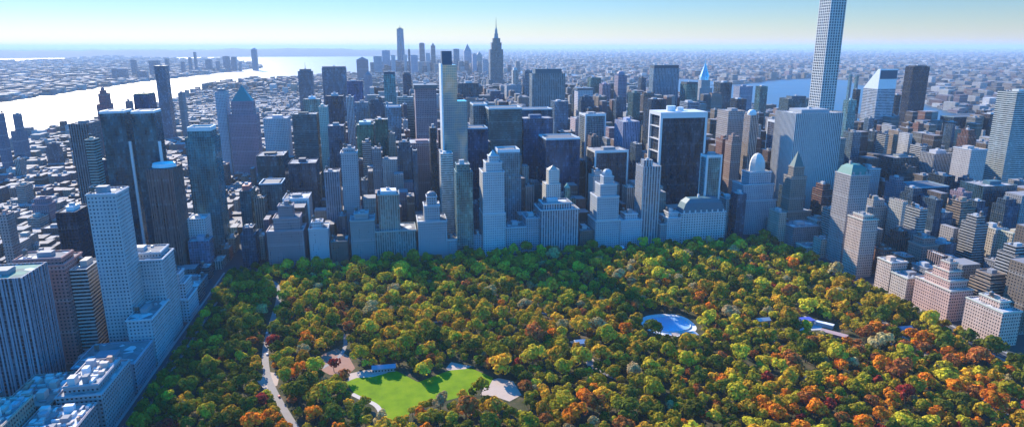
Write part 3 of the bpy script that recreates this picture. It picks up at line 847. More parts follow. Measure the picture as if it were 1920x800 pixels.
# ---- midtown behind
M = [
 ('tower_block', (558, 587, 134), 2700, 50, 'glass', (.25, .28, .32), GB, 'dark blue tower with open antennas near the river, far side of midtown', 'the blue river-side tower', t_ant(30)),
 ('skyscraper', (603, 648, 128), 2550, 50, 'glass', (.2, .24, .3), (.07, .14, .22), 'wide blue slab with a darker top band, far side of midtown', 'the wide blue slab', t_mech((.06, .08, .12), 6, .02)),
 ('tower_block', (610, 643, 180), 1700, 40, 'glass', DARK, (.02, .06, .13), 'deep navy glass slab in front of the wide blue one', 'the navy slab', t_mech((.4, .42, .44), 5, .3)),
 ('tower_block', (614, 644, 236), 1330, 40, 'glass', (.1, .13, .18), (.03, .09, .17), 'lower navy block with a pale roof line below the navy slab', None, None),
 ('tower_block', (568, 602, 186), 1900, 45, 'glass', (.4, .42, .36), GT, 'teal tower with a small white roof hut in front of the river-side tower', 'the teal tower with white hut', t_mech((.75, .76, .75), 6, .3)),
 ('tower_block', (547, 597, 214), 1450, 45, 'band', (.12, .14, .14), (.03, .08, .1), 'dark olive office block beside the pale lit edge', 'the dark olive block', None),
 ('tower_block', (597, 612, 200), 1450, 45, 'punched', (.62, .6, .48), GD, 'narrow cream slab wedged between the olive and navy blocks', None, None),
 ('office_block', (493, 544, 222), 1500, 50, 'punched', (.7, .6, .6), GD, 'white-pink block with a black square set in its face', 'the white-pink block', None),
 ('office_block', (480, 540, 292), 1230, 60, 'glass', DARK, (.03, .1, .15), 'broad dark stepped office block below the white-pink one', 'the broad dark block', None),
 ('office_block', (540, 597, 306), 1180, 50, 'glass', (.06, .08, .12), (.03, .08, .14), 'dark navy office block adjoining the broad dark block', None, None),
 ('office_block', (485, 535, 346), 1110, 45, 'glass', (.12, .18, .2), (.04, .15, .2), 'low teal block with a bright parapet below the broad dark block', None, t_rail((.3, .5, .6), 2)),
 ('tower_block', (448, 478, 358), 1080, 40, 'glass', (.12, .2, .24), GT, 'dark teal block with a red rooftop sign box by the bright avenue', 'the red-signed block', t_mech((.55, .12, .1), 7, .2)),
 ('tower_block', (648, 662, 182), 1650, 40, 'pier', (.7, .68, .7), GD, 'thin white-ribbed tower just beyond the navy slab', None, None),
 ('tower_block', (650, 680, 152), 2300, 45, 'glass', (.12, .15, .3), (.05, .09, .22), 'indigo block standing past the wide blue slab', None, None),
 ('tower_block', (682, 697, 140), 3100, 40, 'punched', (.4, .33, .36), GD, 'rosy stone tower in the haze past the indigo block', None, t_pyr((.2, .2, .22), 15)),
 ('tower_block', (665, 690, 192), 2000, 40, 'glass', (.3, .36, .42), (.1, .25, .35), 'pale blue tower right of the indigo block', None, None),
 ('tower_block', (668, 700, 234), 1330, 38, 'glass', (.1, .22, .2), GG, 'green glass tower, the paler-topped of the two side by side', 'the green glass pair', t_mech((.35, .5, .48), 5, .15)),
 ('tower_block', (703, 727, 224), 1330, 38, 'glass', (.05, .12, .11), (.02, .12, .1), 'green-black glass tower, the darker of the two side by side', None, None),
 ('tower_block', (719, 741, 140), 1900, 38, 'glass', (.15, .35, .38), (.04, .24, .3), 'teal glass tower with dark cap at the head of the avenue', 'the dark capped teal tower', t_mech((.05, .07, .1), 8, .02)),
 ('tower_block', (724, 752, 202), 1500, 40, 'glass', (.3, .42, .5), (.08, .24, .38), 'light blue glass tower in front of the dark capped teal tower', None, t_rail((.5, .62, .7), 3)),
 ('tower_block', (755, 771, 140), 2500, 40, 'glass', DARK, (.03, .07, .14), 'thin dark blue slab beyond the mauve tower', None, t_ant(30)),
 ('tower_block', (745, 775, 182), 2000, 40, 'band', (.55, .6, .5), GB, 'pale green office block before the thin dark slab', None, None),
 ('skyscraper', (778, 818, 165), 1350, 44, 'punched', (.36, .24, .25), (.08, .06, .09), 'mauve stone tower with a flat dark flanged cap', 'the flanged mauve tower', t_mech((.12, .13, .14), 6, -.06)),
 ('office_block', (757, 822, 268), 1190, 60, 'punched', (.38, .25, .26), (.06, .05, .08), 'wide mauve-pink block in front of the flanged mauve tower', 'the wide mauve block', None),
 ('tower_block', (806, 818, 240), 1110, 30, 'glass', DARK, GD, 'very thin dark slab leaning on the tallest glass tower', None, None),
 ('office_block', (858, 898, 156), 2000, 45, 'glass', (.08, .12, .14), (.03, .09, .14), 'dark flat-topped block behind the tallest glass tower', 'the dark flat-topped block', None),
 ('tower_block', (877, 915, 242), 1125, 42, 'glass', (.04, .06, .12), (.02, .06, .14), 'deep blue glass block right beside the tallest glass tower', 'the deep blue block', t_rail((.3, .45, .55), 2)),
 ('tower_block', (887, 914, 198), 1290, 50, 'glass', (.25, .35, .4), (.04, .12, .2), 'blue block outlined by pale edges beyond the deep blue block', None, t_rail((.65, .68, .68), 3)),
 ('office_block', (916, 979, 205), 1240, 50, 'band', (.1, .13, .12), (.04, .11, .13), 'huge dark green-black office slab with a glinting roof line', 'the huge green-black slab', t_rail((.7, .72, .7), 3)),
 ('office_block', (914, 946, 176), 2150, 45, 'glass', (.05, .08, .14), (.02, .08, .16), 'navy block with a stepped lid at the foot of the art deco spire', None, t_mech((.04, .06, .1), 8, .2)),
 ('office_block', (950, 978, 160), 2300, 45, 'punched', (.4, .4, .42), GD, 'grey office block between the art deco spire and the teal slab', None, None),
 ('tower_block', (962, 972, 132), 2350, 30, 'pier', (.78, .76, .7), GD, 'thin white tower tapering upward before the wide teal slab', None, t_mech((.6, .6, .58), 8, .2)),
 ('tower_block', (984, 998, 132), 2300, 40, 'glass', (.55, .55, .55), GB, 'pale-edged thin tower just before the wide teal slab', None, None),
 ('skyscraper', (998, 1060, 138), 1750, 36, 'pier', (.28, .32, .33), (.06, .14, .18), 'wide grey-teal slab with notched shoulders, tallest of the middle blocks', 'the wide teal slab', t_mech((.08, .12, .14), 12, .1)),
 ('office_block', (979, 1036, 206), 1330, 45, 'glass', (.05, .1, .15), (.02, .08, .14), 'blue-black block with a white roof rail below the wide teal slab', None, t_rail((.7, .72, .72), 2)),
 ('office_block', (981, 1037, 222), 1250, 45, 'glass', (.08, .14, .24), (.03, .09, .2), 'navy block with white tubes on its face', 'the navy block with white tubes', None),
 ('office_block', (1024, 1088, 262), 1130, 60, 'glass', (.04, .08, .16), (.02, .07, .16), 'stepped navy office block with two white roof rails', 'the white railed navy block', t_rail((.6, .66, .68), 3)),
 ('tower_block', (1040, 1066, 190), 1500, 40, 'glass', (.25, .36, .45), (.08, .18, .28), 'light blue tower standing before the wide teal slab', None, None),
 ('tower_block', (1084, 1112, 168), 1900, 40, 'punched', (.65, .6, .62), GB, 'pale tower under a dark flat lid east of the wide teal slab', None, t_mech((.08, .1, .12), 4, -.06)),
 ('tower_block', (1108, 1127, 146), 2200, 40, 'glass', (.1, .2, .2), GT, 'slim dark teal tower beyond the pale lidded one', None, None),
 ('tower_block', (1130, 1146, 158), 2100, 36, 'pier', (.5, .36, .45), GD, 'slim violet ribbed tower between the teal and domed towers', None, None),
 ('tower_block', (1152, 1176, 142), 2100, 40, 'punched', (.3, .25, .32), GD, 'violet-brown tower with a small rounded head', None, t_dome((.25, .22, .28), 14, 10, .45, 0)),
 ('skyscraper', (1098, 1136, 214), 1290, 44, 'glass', (.6, .65, .6), (.03, .08, .14), 'dark glass tower with arched top between white edge fins', 'the arched glass tower', None),
 ('office_block', (1079, 1098, 222), 1350, 40, 'punched', (.66, .5, .5), GD, 'rosy white block west of the arched glass tower', None, None),
 ('office_block', (1116, 1178, 282), 1120, 50, 'glass', (.05, .08, .12), (.03, .05, .08), 'black glass block with a white frame behind the many-stepped hotel', 'the white framed low black block', None),
 ('office_block', (1153, 1200, 228), 1220, 50, 'pier', (.42, .44, .6), (.2, .24, .38), 'lavender concrete slab with fine ribs', 'the lavender slab', None),
 ('office_block', (1178, 1201, 174), 1600, 40, 'glass', (.08, .18, .18), (.03, .12, .14), 'dark green-blue block behind the lavender slab', None, None),
 ('tower_block', (1197, 1212, 146), 2300, 36, 'glass', DARK, GB, 'small dark block before the wide octagonal slab', None, None),
 ('skyscraper', (1218, 1274, 128), 2030, 36, 'pier', (.26, .36, .42), (.05, .14, .22), 'wide many-sided slab across the avenue with black top band', 'the wide octagonal slab', t_mech((.03, .05, .07), 9, .02)),
 ('tower_block', (1208, 1250, 186), 1400, 45, 'glass', (.03, .06, .1), (.02, .07, .13), 'blue-black tower rising behind the white framed black slab', 'the blue-black tower', None),
 ('office_block', (1276, 1309, 158), 1900, 45, 'glass', (.15, .25, .22), GT, 'greenish block with black roof between octagonal slab and steel crown', None, t_mech((.03, .04, .05), 6, .02)),
 ('office_block', (1275, 1312, 192), 1500, 45, 'band', (.25, .3, .36), GB, 'banded grey block below the greenish black-roofed one', None, None),
 ('office_block', (1339, 1373, 155), 2000, 45, 'glass', (.06, .1, .13), (.03, .08, .12), 'dark boxy tower beside the steel needle crown', 'the dark box by the needle', None),
 ('office_block', (1376, 1412, 162), 2250, 45, 'punched', (.3, .32, .4), GB, 'cluttered blue-grey block beyond the dark box', None, None),
 ('office_block', (1370, 1400, 186), 1700, 42, 'glass', (.05, .08, .12), (.02, .06, .1), 'dark low block in front of the cluttered blue-grey one', None, None),
 ('tower_block', (1417, 1440, 162), 2100, 42, 'glass', (.1, .2, .22), GT, 'teal block just before the narrow river', None, None),
 ('office_block', (1346, 1398, 208), 1220, 50, 'punched', (.42, .36, .33), GD, 'rough brown-grey stone block between white framed slab and pale dome tower', 'the brown-grey stone block', None),
 ('tower_block', (1396, 1424, 216), 1120, 36, 'pier', (.6, .5, .44), GD, 'pink-beige ribbed tower with a bright white round top', 'the white topped beige tower', t_dome((.8, .79, .75), 10, 14, .45, 0)),
 ('office_block', (1440, 1478, 226), 1160, 45, 'glass', (.35, .33, .42), (.04, .08, .12), 'dark block in a thin violet frame beside the great pale slab', None, None),
 ('office_block', (1462, 1524, 185), 1650, 45, 'glass', (.2, .28, .3), (.05, .12, .15), 'wide dark teal block behind the great pale slab', 'the wide dark teal block', t_mech((.05, .08, .1), 6, .2)),
 ('tower_block', (1582, 1607, 188), 1330, 40, 'glass', (.35, .5, .5), (.12, .36, .4), 'pale turquoise glass tower right beside the pencil thin tower', 'the turquoise tower', None),
 ('tower_block', (1600, 1614, 168), 1750, 40, 'glass', DARK, GD, 'small dark block above the turquoise tower', None, None),
 ('tower_block', (1592, 1599, 140), 3300, 30, 'glass', (.1, .22, .28), GT, 'first of two thin teal towers across the narrow river', None, None),
 ('tower_block', (1604, 1611, 142), 3300, 30, 'glass', (.08, .2, .26), GT, 'second thin teal tower across the narrow river, nearer the wedge roof', None, None),
 ('tower_block', (1674, 1690, 178), 1720, 40, 'glass', (.06, .08, .1), GD, 'dark slab partly hidden behind the wedge roofed tower', None, None),
 ('tower_block', (1622, 1640, 222), 1250, 34, 'glass', (.25, .35, .42), (.1, .2, .3), 'blue-grey tower at the foot of the wedge roofed tower', None, None),
]
SIL = True
for nm, px, Y, dep, sty, wl, gl, lab, short, tp in M:
    bld(nm, T(Y, dep, px), lab, sty, wl, gl, short=short, top=tp, roof=(.4, .4, .4), bay=3.4 if Y < 1700 else 5, fl=3.8 if Y < 1700 else 5, tanks=False,
        frame=(WHITE if 'violet frame' in lab or 'white frame behind' in lab or 'white edge fins' in lab else None))

SIL = False
# slab tower west, by the wide river
bld('skyscraper', T(2350, 40, (289, 316, 127)), 'lone blue-grey slab tower rising in front of the wide river', 'glass', (.2, .26, .32), (.06, .14, .24), short='the lone riverside slab', top=t_mech((.07, .1, .14), 6, -.03), rich=0)
bld('tower_block', T(1700, 40, (180, 212, 196, 0, 40), (185, 208, 176, 5, 34), (189, 202, 170, 9, 28)), 'pink-red brick tower tapering in steps before the wide river', 'punched', (.55, .17, .17), GD, short='the pink-red tower', top=t_dome((.5, .18, .18), 8, 8, .5, 0))
bld('tower_block', T(1650, 50, (249, 291, 178)), 'deep blue block with a mossy green roof before the wide river', 'glass', (.06, .1, .18), (.03, .08, .2), roof=(.1, .16, .08), short='the green roofed blue block', top=t_mech((.08, .13, .07), 3, .05))
bld('tower_block', T(1900, 36, (234, 249, 190)), 'small mauve tower beside the green roofed blue block', 'punched', MAUVE, GD)
bld('tower_block', T(1950, 40, (19, 50, 246, 0, 40), (25, 41, 214, 6, 32)), 'stepped slate-blue tower alone among low roofs near the river bend', 'punched', (.16, .19, .25), GD, short='the stepped slate tower')
bld('tower_block', T(1800, 45, (-14, 8, 214)), 'slate-blue tower cut by the frame edge near the river', 'punched', (.14, .17, .24), GD)
bld('tower_block', T(1680, 45, (402, 428, 172)), 'pale grey-lilac tower with small dark cap, close to the green pyramid', 'punched', (.55, .54, .58), GD, top=t_mech((.2, .2, .22), 6, .2), short='the grey-lilac tower')
bld('tower_block', T(2400, 36, (333, 347, 174)), 'little grey tower by the water beyond the lone slab', 'punched', GREY, GD)
bld('skyscraper', T(1650, 46, (428, 486, 215, 0, 50), (433, 478, 190, 5, 44)), 'mauve brick tower crowned by a green copper pyramid', 'punched', (.35, .24, .28), (.1, .08, .12), top=t_pyr((.03, .22, .22), 36, .5), short='the green pyramid tower')
bld('tower_block', T(1040, 40, (346, 412, 258, 0, 44), (352, 406, 246, 4, 40)), 'tall teal glass tower with a ragged white crown beside the round-roofed brown one', 'glass', (.2, .38, .4), (.04, .22, .28), short='the ragged crowned teal tower', top=t_rail((.7, .74, .72), 6))
bld('low_building', T(985, 30, (350, 394, 410)), 'white stepped rooftop block at the foot of the teal tower', 'punched', WHITE, GD, roof=(.8, .8, .78))
bld('low_building', T(960, 34, (352, 402, 452)), 'blue-grey block facing the circle at the park corner', 'glass', (.3, .4, .5), (.08, .2, .35), roof=(.5, .5, .5))
# curved-roofed brown tower
Y = 950
a, z1 = on_y(274, 318, Y); b, _ = on_y(330, 318, Y)
root = bld('skyscraper', [(a, b, Y, Y + 45, z1)], 'brown tower with a curved pale roof rim over the park corner circle', 'pier', (.24, .15, .13), (.08, .05, .05), short='the curved roofed brown tower', piers=5, rich=0,
           top=lambda root, a, b, c, d, z, wall: MB().cyl((a + b) / 2, (c + d) / 2, z + .02, z + 5, (b - a) * .48, (b - a) * .44, 24).build('curved_roof', plain('white_panel', (.8, .8, .78), .4), root))
# twin glass towers at the circle
for xl, xr, lab, sh in ((181, 224, 'glass tower with slanted plan and bright roof line, the river-side one of the pair', 'the river-side twin'), (241, 281, 'glass tower with slanted plan and bright roof line, the park-side one of the pair', 'the park-side twin')):
    Y = 1000; a, z1 = on_y(xl, 215, Y); b, _ = on_y(xr, 213, Y)
    cxx = (a + b) / 2; hw = (b - a) / 2; Dp = 19
    root = thing('skyscraper', lab, 'skyscraper', (cxx, Y + 28, 0), 'twin glass towers at the circle')
    gm = facade('glass', (.06, .1, .12), (.02, .12, .18), 3, 4)
    m = MB(); pl_ = lambda z: [(-hw, -19, z), (hw, -12, z), (hw, 19, z), (-hw, 12, z)]
    m.loft([pl_(0), pl_(z1)]); m.build('tower_shaft', gm, root)
    m = MB(); k = 1.0
    ou = lambda z: [(-hw - .3, -19.5, z), (hw + .3, -12.4, z), (hw + .3, 19.5, z), (-hw - .3, 12.4, z)]
    inn = lambda z: [(-hw + 1.5, -17, z), (hw - 1.5, -10.5, z), (hw - 1.5, 17, z), (-hw + 1.5, 10.5, z)]
    m.loft([ou(z1 + .02), ou(z1 + 3.5), inn(z1 + 3.5), inn(z1 + .02)], cap=False); m.build('roof_screen', plain('white_screen', WHITE, .6), root)
    MB().box(-hw * .5, hw * .5, -8, 8, z1, z1 + 3).build('penthouse', plain('bulkhead', (.3, .3, .31)), root)
    m = MB(); m.box(hw + .05, hw + 3.4, -11, -8, 20, z1 - 40, bottom=True); m.box(hw + .05, hw + .9, -3, -1, 30, z1 - 60, bottom=True); m.build('pale_fin', plain('white_panel', (.8, .8, .78), .4), root)
    FOOT.append((a, b, Y, Y + 56)); HEROES.append((root, sh, (xl + xr) / 2, 280, a, Y))
bld('office_block', T(1090, 50, (128, 186, 232)), 'grey-brown ribbed slab just behind the river-side twin', 'pier', (.3, .27, .27), GD, short='the grey-brown slab')
bld('apartment_block', T(940, 40, (158, 186, 262)), 'dull green-grey apartment slab beside the river-side twin', 'band', (.38, .42, .36), GD)
bld('office_block', T(1010, 60, (183, 232, 300)), 'dark podium block below the river-side twin', 'glass', DARK, (.02, .06, .12), rich=2)

# ---- park west side, near
bld('apartment_tower', TL(-262, 26, (216, 362, 34)), 'pale limestone apartment tower, tallest of the near park-side pair', 'punched', (.58, .56, .54), GB, short='the near limestone tower', cornice=True, bay=3.2)
bld('apartment_house', TL(-240, 50, (292, 496, 40, 0), (288, 482, 30, 5)), 'pale limestone apartment house with corner pavilions below the near limestone tower', 'punched', (.56, .54, .53), GB, short='the limestone house', cornice=True, bay=3.0)
bld('apartment_house', TL(-236, 60, (352, 560, 40), (345, 530, 30, 4), (335, 512, 20, 8)), 'blue-white stepped apartment house past the limestone house by the park', 'punched', (.56, .6, .64), GD, short='the stepped park house', cornice=True)
bld('apartment_house', [(-304, -238, 662, 716, 50)], 'low wing of limestone with ribbed attic, close to the dark park trees', 'punched', (.5, .54, .54), GB, short='the ribbed attic wing', cornice=True)
bld('apartment_house', [(-290, -238, 606, 656, 30)], 'low dark house between the near limestone wing and white cluttered roof', 'punched', (.3, .33, .38), GD, cornice=True)
bld('apartment_house', [(-272, -238, 536, 598, 38), (-268, -242, 542, 590, 44)], 'near narrow apartment house with white cluttered roof and blue side facing the park', 'punched', (.4, .36, .36), GD, roof=(.5, .48, .46), short='the white cluttered roof', cornice=True, rich=5)
bld('apartment_house', [(-312, -275, 532, 590, 34)], 'brown brick house with pinkish roof huts behind the white cluttered roof', 'punched', (.3, .16, .12), GD, roof=(.42, .34, .3), cornice=True, rich=5)
bld('apartment_house', [(-280, -240, 470, 530, 34)], 'nearest corner apartment house with a messy pink and white roof', 'punched', (.36, .28, .27), GD, roof=(.45, .4, .38), cornice=True, rich=5)
bld('apartment_house', [(-316, -283, 474, 528, 46)], 'taller tan house at the near frame corner beside the messy pink roof', 'punched', (.42, .31, .22), GD, roof=(.3, .3, .3), cornice=True, rich=5)
bld('apartment_tower', TL(-318, 48, (40, 520, 44)), 'tall ribbed grey tower with a green roof rim at the near corner', 'pier', (.36, .34, .38), GD, roof=(.25, .4, .3), short='the green rimmed tower', piers=5, rich=1)
bld('apartment_tower', TL(-316, 46, (119, 494, 40), (114, 482, 26, 3)), 'mauve brick tower with a red-lit face between two near ribbed ones', 'punched', (.42, .22, .2), GD, short='the red-faced brick tower', cornice=True)
bld('apartment_tower', TL(-300, 26, (162, 504, 36)), 'narrow cream banded tower next to the red-faced brick tower', 'band', (.62, .56, .5), GD, short='the banded cream tower')
bld('office_block', T(840, 46, (103, 168, 398)), 'black flat block with a white box on its roof among the low western roofs', 'glass', (.04, .05, .08), (.02, .03, .06), short='the black flat block', top=t_mech((.75, .75, .72), 4, .3))
bld('apartment_block', T(900, 40, (-6, 26, 402)), 'salmon brick block lit at the frame edge among low western roofs', 'punched', (.6, .36, .3), GD, short='the salmon block')

# ---- park east side (sunny faces)
E5 = [((1618, 412, 1590, 1647), 'beige twin-faced apartment tower, nearest tall one on the sunny avenue', (.64, .48, .38), 'the beige avenue tower', 1),
      ((1672, 492, 1646, 1700), 'cream avenue house with white rooftop boxes, first of the sunny park-side row', (.74, .56, .44), 'the first sunny avenue house', 1),
      ((1702, 521, 1672, 1738), 'long cream avenue house with green-grey roof in the sunny row', (.68, .54, .42), 'the long cream house', 1),
      ((1783, 545, 1717, 1826), 'pink stone avenue house with terraces climbing to a rosy penthouse', (.74, .46, .36), 'the terraced pink house', 2),
      ((1881, 585, 1812, 1912), 'large pink-cream corner house with a white flat roof edge, nearest in the sunny row', (.76, .53, .41), 'the nearest sunny corner house', 2)]
for (pn, yt, pf, pr), lab, wl, sh, k in E5:
    x0, x1, y0, y1, z = TR(628, pn, yt, pf, pr)
    x1 = max(x1, x0 + 24)
    ts = [(x0, x1, y0, y1, z)]
    if sh == 'the terraced pink house':
        ts += [(x0 + 5, x1 - 2, y0 + 8, y1 - 8, z + 9), (x0 + 9, x1 - 4, y0 + 15, y1 - 14, z + 18), (x0 + 13, x1 - 7, y0 + 20, y1 - 20, z + 27)]
    elif k == 2: ts += [(x0 + 8, x1 - 3, y0 + 12, y1 - 8, z + 7)]
    elif yt == 412: ts += [(x0 + 4, x1 - 4, y0 + 5, y1 - 5, z + 5)]
    bld('apartment_house', ts, lab, 'punched', wl, GD, roof=(.6, .57, .55), short=sh, cornice=True, rich=3, bay=3.1)
    print(sh, [round(v) for v in ts[0]])
x0, x1, y0, y1, z = TR(628, 1597, 420, 1572, 1622)

# ---- east side, beyond the sunny avenue
R = [
 ('tower_block', (1675, 1722, 295), 1110, 40, 'glass', (.3, .32, .3), (.03, .07, .09), 'dark office tower with one pale sunlit side, left of the striped round-footed one', 'the pale sided dark tower', None),
 ('tower_block', (1634, 1651, 262), 1300, 34, 'punched', (.6, .5, .44), GD, 'little white-brown tower between the wedge roofed tower and dark ones', None, None),
 ('office_block', (1630, 1652, 316), 1060, 34, 'punched', (.6, .48, .46), GD, 'rosy white block under the little white-brown tower', None, None),
 ('tower_block', (1789, 1850, 220), 1500, 45, 'glass', (.06, .1, .12), (.02, .07, .12), 'wide black-blue office block, western one of two dark neighbours by the narrow river', 'the wide black-blue block', t_rail((.2, .3, .3), 2)),
 ('tower_block', (1857, 1894, 214), 1430, 45, 'pier', (.1, .07, .08), GD, 'dark maroon slab, eastern one of two dark neighbours by the narrow river', 'the dark maroon slab', None),
 ('tower_block', (1700, 1735, 268), 1500, 40, 'glass', DARK, GD, 'black block below the black monolith', None, None),
 ('tower_block', (1752, 1790, 288), 1080, 34, 'pier', (.52, .52, .53), GD, 'light grey finned tower standing on a dark round podium', 'the light finned tower', t_mech((.5, .5, .52), 5, .25)),
 ('tower_block', (1822, 1852, 280), 1010, 40, 'punched', (.62, .56, .52), (.1, .1, .11), 'tall white apartment tower with one brilliant sunny side', 'the white sunny tower', None),
 ('skyscraper', (1908, 1950, 172), 1010, 40, 'band', (.62, .64, .58), (.08, .14, .16), 'tall pale tower with wavy floor bands at the frame edge', 'the wavy banded tower', None),
 ('tower_block', (1846, 1908, 348), 850, 45, 'glass', (.06, .16, .2), (.02, .1, .16), 'squat teal-black glass block below the wavy banded tower', 'the squat teal-black block', None),
 ('tower_block', (1722, 1780, 352), 900, 45, 'glass', (.12, .2, .26), (.03, .09, .15), 'broad dark teal tower with pale corner strips above the sunny avenue', 'the broad dark teal tower', t_rail((.3, .4, .45), 2)),
 ('tower_block', (1790, 1822, 380), 900, 34, 'punched', (.45, .34, .24), GD, 'tan brick tower with terraces catching the low sun', 'the tan terraced tower', t_pyr((.3, .22, .16), 6, 2)),
 ('tower_block', (1654, 1694, 392), 880, 45, 'glass', (.05, .12, .22), (.02, .09, .2), 'bright blue-black slab behind the beige avenue tower', None, None),
 ('apartment_block', (1694, 1722, 372), 1000, 36, 'punched', (.5, .26, .22), GD, 'red brick block with pink roof next to the broad dark teal tower', None, None),
 ('tower_block', (1772, 1792, 330), 960, 36, 'glass', (.05, .1, .14), GD, 'narrow dark slab between the finned tower and the tan terraced one', None, None),
 ('apartment_block', (1868, 1890, 428), 720, 30, 'punched', (.62, .54, .45), GD, 'cream cube block below the squat teal-black block', None, None),
 ('apartment_block', (1900, 1930, 436), 700, 30, 'punched', (.6, .5, .34), GD, 'yellow-cream block at the frame edge below the squat teal-black one', None, None),
 ('tower_block', (1596, 1632, 328, 0, 30), 815, 34, 'punched', (.4, .36, .34), GD, 'grey stone hotel tower with copper green roof and one sunlit flank', 'the copper roofed hotel', t_mansard((.06, .22, .18), 13, .3)),
 ('tower_block', (1600, 1616, 248), 1180, 30, 'glass', (.3, .4, .46), (.1, .2, .28), 'thin blue-grey tower behind the copper roofed hotel', None, None),
 ('tower_block', (1738, 1758, 300), 1180, 34, 'punched', (.3, .3, .3), GD, 'dark grey slab beside the light finned tower', None, None),
 ('tower_block', (1800, 1826, 250), 1320, 34, 'punched', (.4, .42, .45), GD, 'smoky grey tower under the wide black-blue block', None, None),
 ('tower_block', (1890, 1916, 262), 1250, 34, 'glass', (.1, .14, .18), GB, 'navy tower behind the wavy banded one', None, None),
]
for nm, px, Y, dep, sty, wl, gl, lab, short, tp in R:
    bld(nm, T(Y, dep, px if len(px) == 3 else (*px[:3], 0, dep)), lab, sty, wl, gl, short=short, top=tp, roof=(.45, .43, .42), cornice=(sty == 'punched'), rich=2)

N_HAND = len(FOOT)


# ---- the blocks between the named ones: one thing each as far as they can be told apart
class Auto: pass


AUTO = []
PALS = [(BRICK, 'red brick', 4), ((.36, .24, .2), 'rosy brick', 4), (TAN, 'tan brick', 4), ((.45, .42, .38), 'grey stone', 4), (LIME, 'pale stone', 3), ((.6, .58, .55), 'white brick', 3),
        ((.22, .22, .23), 'dark grey', 3), ((.3, .2, .24), 'mauve', 2), ((.16, .12, .1), 'dark brown', 2)]
ROOFS = [((.12, .12, .13), 'black-roofed', 3), ((.35, .35, .36), 'grey-roofed', 3), ((.68, .67, .64), 'white-roofed', 4), ((.42, .28, .24), 'pink-roofed', 2), ((.3, .36, .32), 'green-grey-roofed', 1), ((.5, .42, .34), 'sand-roofed', 2)]


def pick(r, l):
    t = r.uniform(0, sum(x[2] for x in l))
    for x in l:
        t -= x[2]
        if t <= 0: return x
    return l[-1]


AVE = [-1250, -1040, -765, -490, -228, 65, 335, 612, 755, 885, 1020, 1170, 1360, 1560, 1740]
rf = random.Random(11)
cands = []


def in_park(x0, x1, y1): return x1 > -232 and x0 < 612 and y1 < 950


for k in range(-9, 80):
    y0 = 955 + k * 80 + 6; y1 = y0 + 66
    if y0 < 380: continue
    ya = y0
    for row in (0, 1):
        a, b = (y0, y0 + 31) if row == 0 else (y0 + 35, y0 + 66)
        for i in range(len(AVE) - 1):
            x = AVE[i] + 14
            while x < AVE[i + 1] - 22:
                wd = rf.choice([8, 12, 16, 20, 26]) if y0 < 1700 else rf.choice([16, 22, 30, 38])
                x1 = min(x + wd, AVE[i + 1] - 12)
                if x1 - x < 7: break
                west = AVE[i] < -400
                mid = -300 < x < 1800 and y0 > 950
                if y0 < 2700 and mid and not west: h = rf.choice([18, 24, 30, 38, 50, 62, 78]) if y0 < 1100 else rf.choice([35, 50, 70, 85, 100, 120, 140]) * (1 if x > -60 else .6) if y0 < 1700 else rf.choice([60, 85, 105, 125, 145, 165]) * (1 if x > -60 else .55)
                elif west: h = rf.choice([13, 15, 17, 18, 20, 24, 32]) if rf.random() < .975 else rf.uniform(40, 60)
                else: h = rf.choice([17, 20, 24, 30, 40, 55]) if y0 < 3000 else rf.choice([18, 22, 28, 36, 50, 80])
                if x > 1000 and y0 > 1600: h = rf.choice([20, 28, 36, 48, 62])
                if x > 612 and y0 < 960: h = rf.choice([22, 40, 48, 55, 65, 80, 95])
                if x > 612 and x < 660 and y0 < 950: h = min(h, 42)
                if y0 > 2800 and y0 < 4400: h = h * .8 if x > -200 else h * .6
                dx = rf.uniform(0, 3)
                cands.append([x, x1 - rf.uniform(0, 1), a + rf.uniform(0, 1.5), b - rf.uniform(0, 8), h])
                x = x1 + (0.6 if rf.random() < .85 else 6)


def shore_ok(x0, x1, y):
    # inside Manhattan
    if y < 5000: return x0 > -1265 and x1 < 1740
    t = (y - 5000) / 3000
    return x0 > -1150 + t * 1100 and x1 < 1800 - t * 700


vis = []; stuffb = []
hand = FOOT[:]
hnp = np.array(hand)
for c in cands:
    x0, x1, y0, y1, h = c
    if in_park(x0, x1, y1 - 10) or not shore_ok(x0, x1, y0): continue
    if np.any((x0 < hnp[:, 1] + 1.5) & (x1 > hnp[:, 0] - 1.5) & (y0 < hnp[:, 3] + 1.5) & (y1 > hnp[:, 2] - 1.5)): continue
    px, py = proj((x0 + x1) / 2, y0, h)
    if px < -60 or px > 1980 or py > 860: continue
    # size in the picture, front face and roof
    ax, ay = proj(x0, y0, h); bx, by = proj(x1, y0, h); gx, gy = proj((x0 + x1) / 2, y1, h); fx, fy = proj((x0 + x1) / 2, y0, 0)
    area = abs(bx - ax) * (abs(fy - ay) * (.5 if x0 > -400 else .35) + abs(gy - ay))
    vis.append((area, c, px, py))
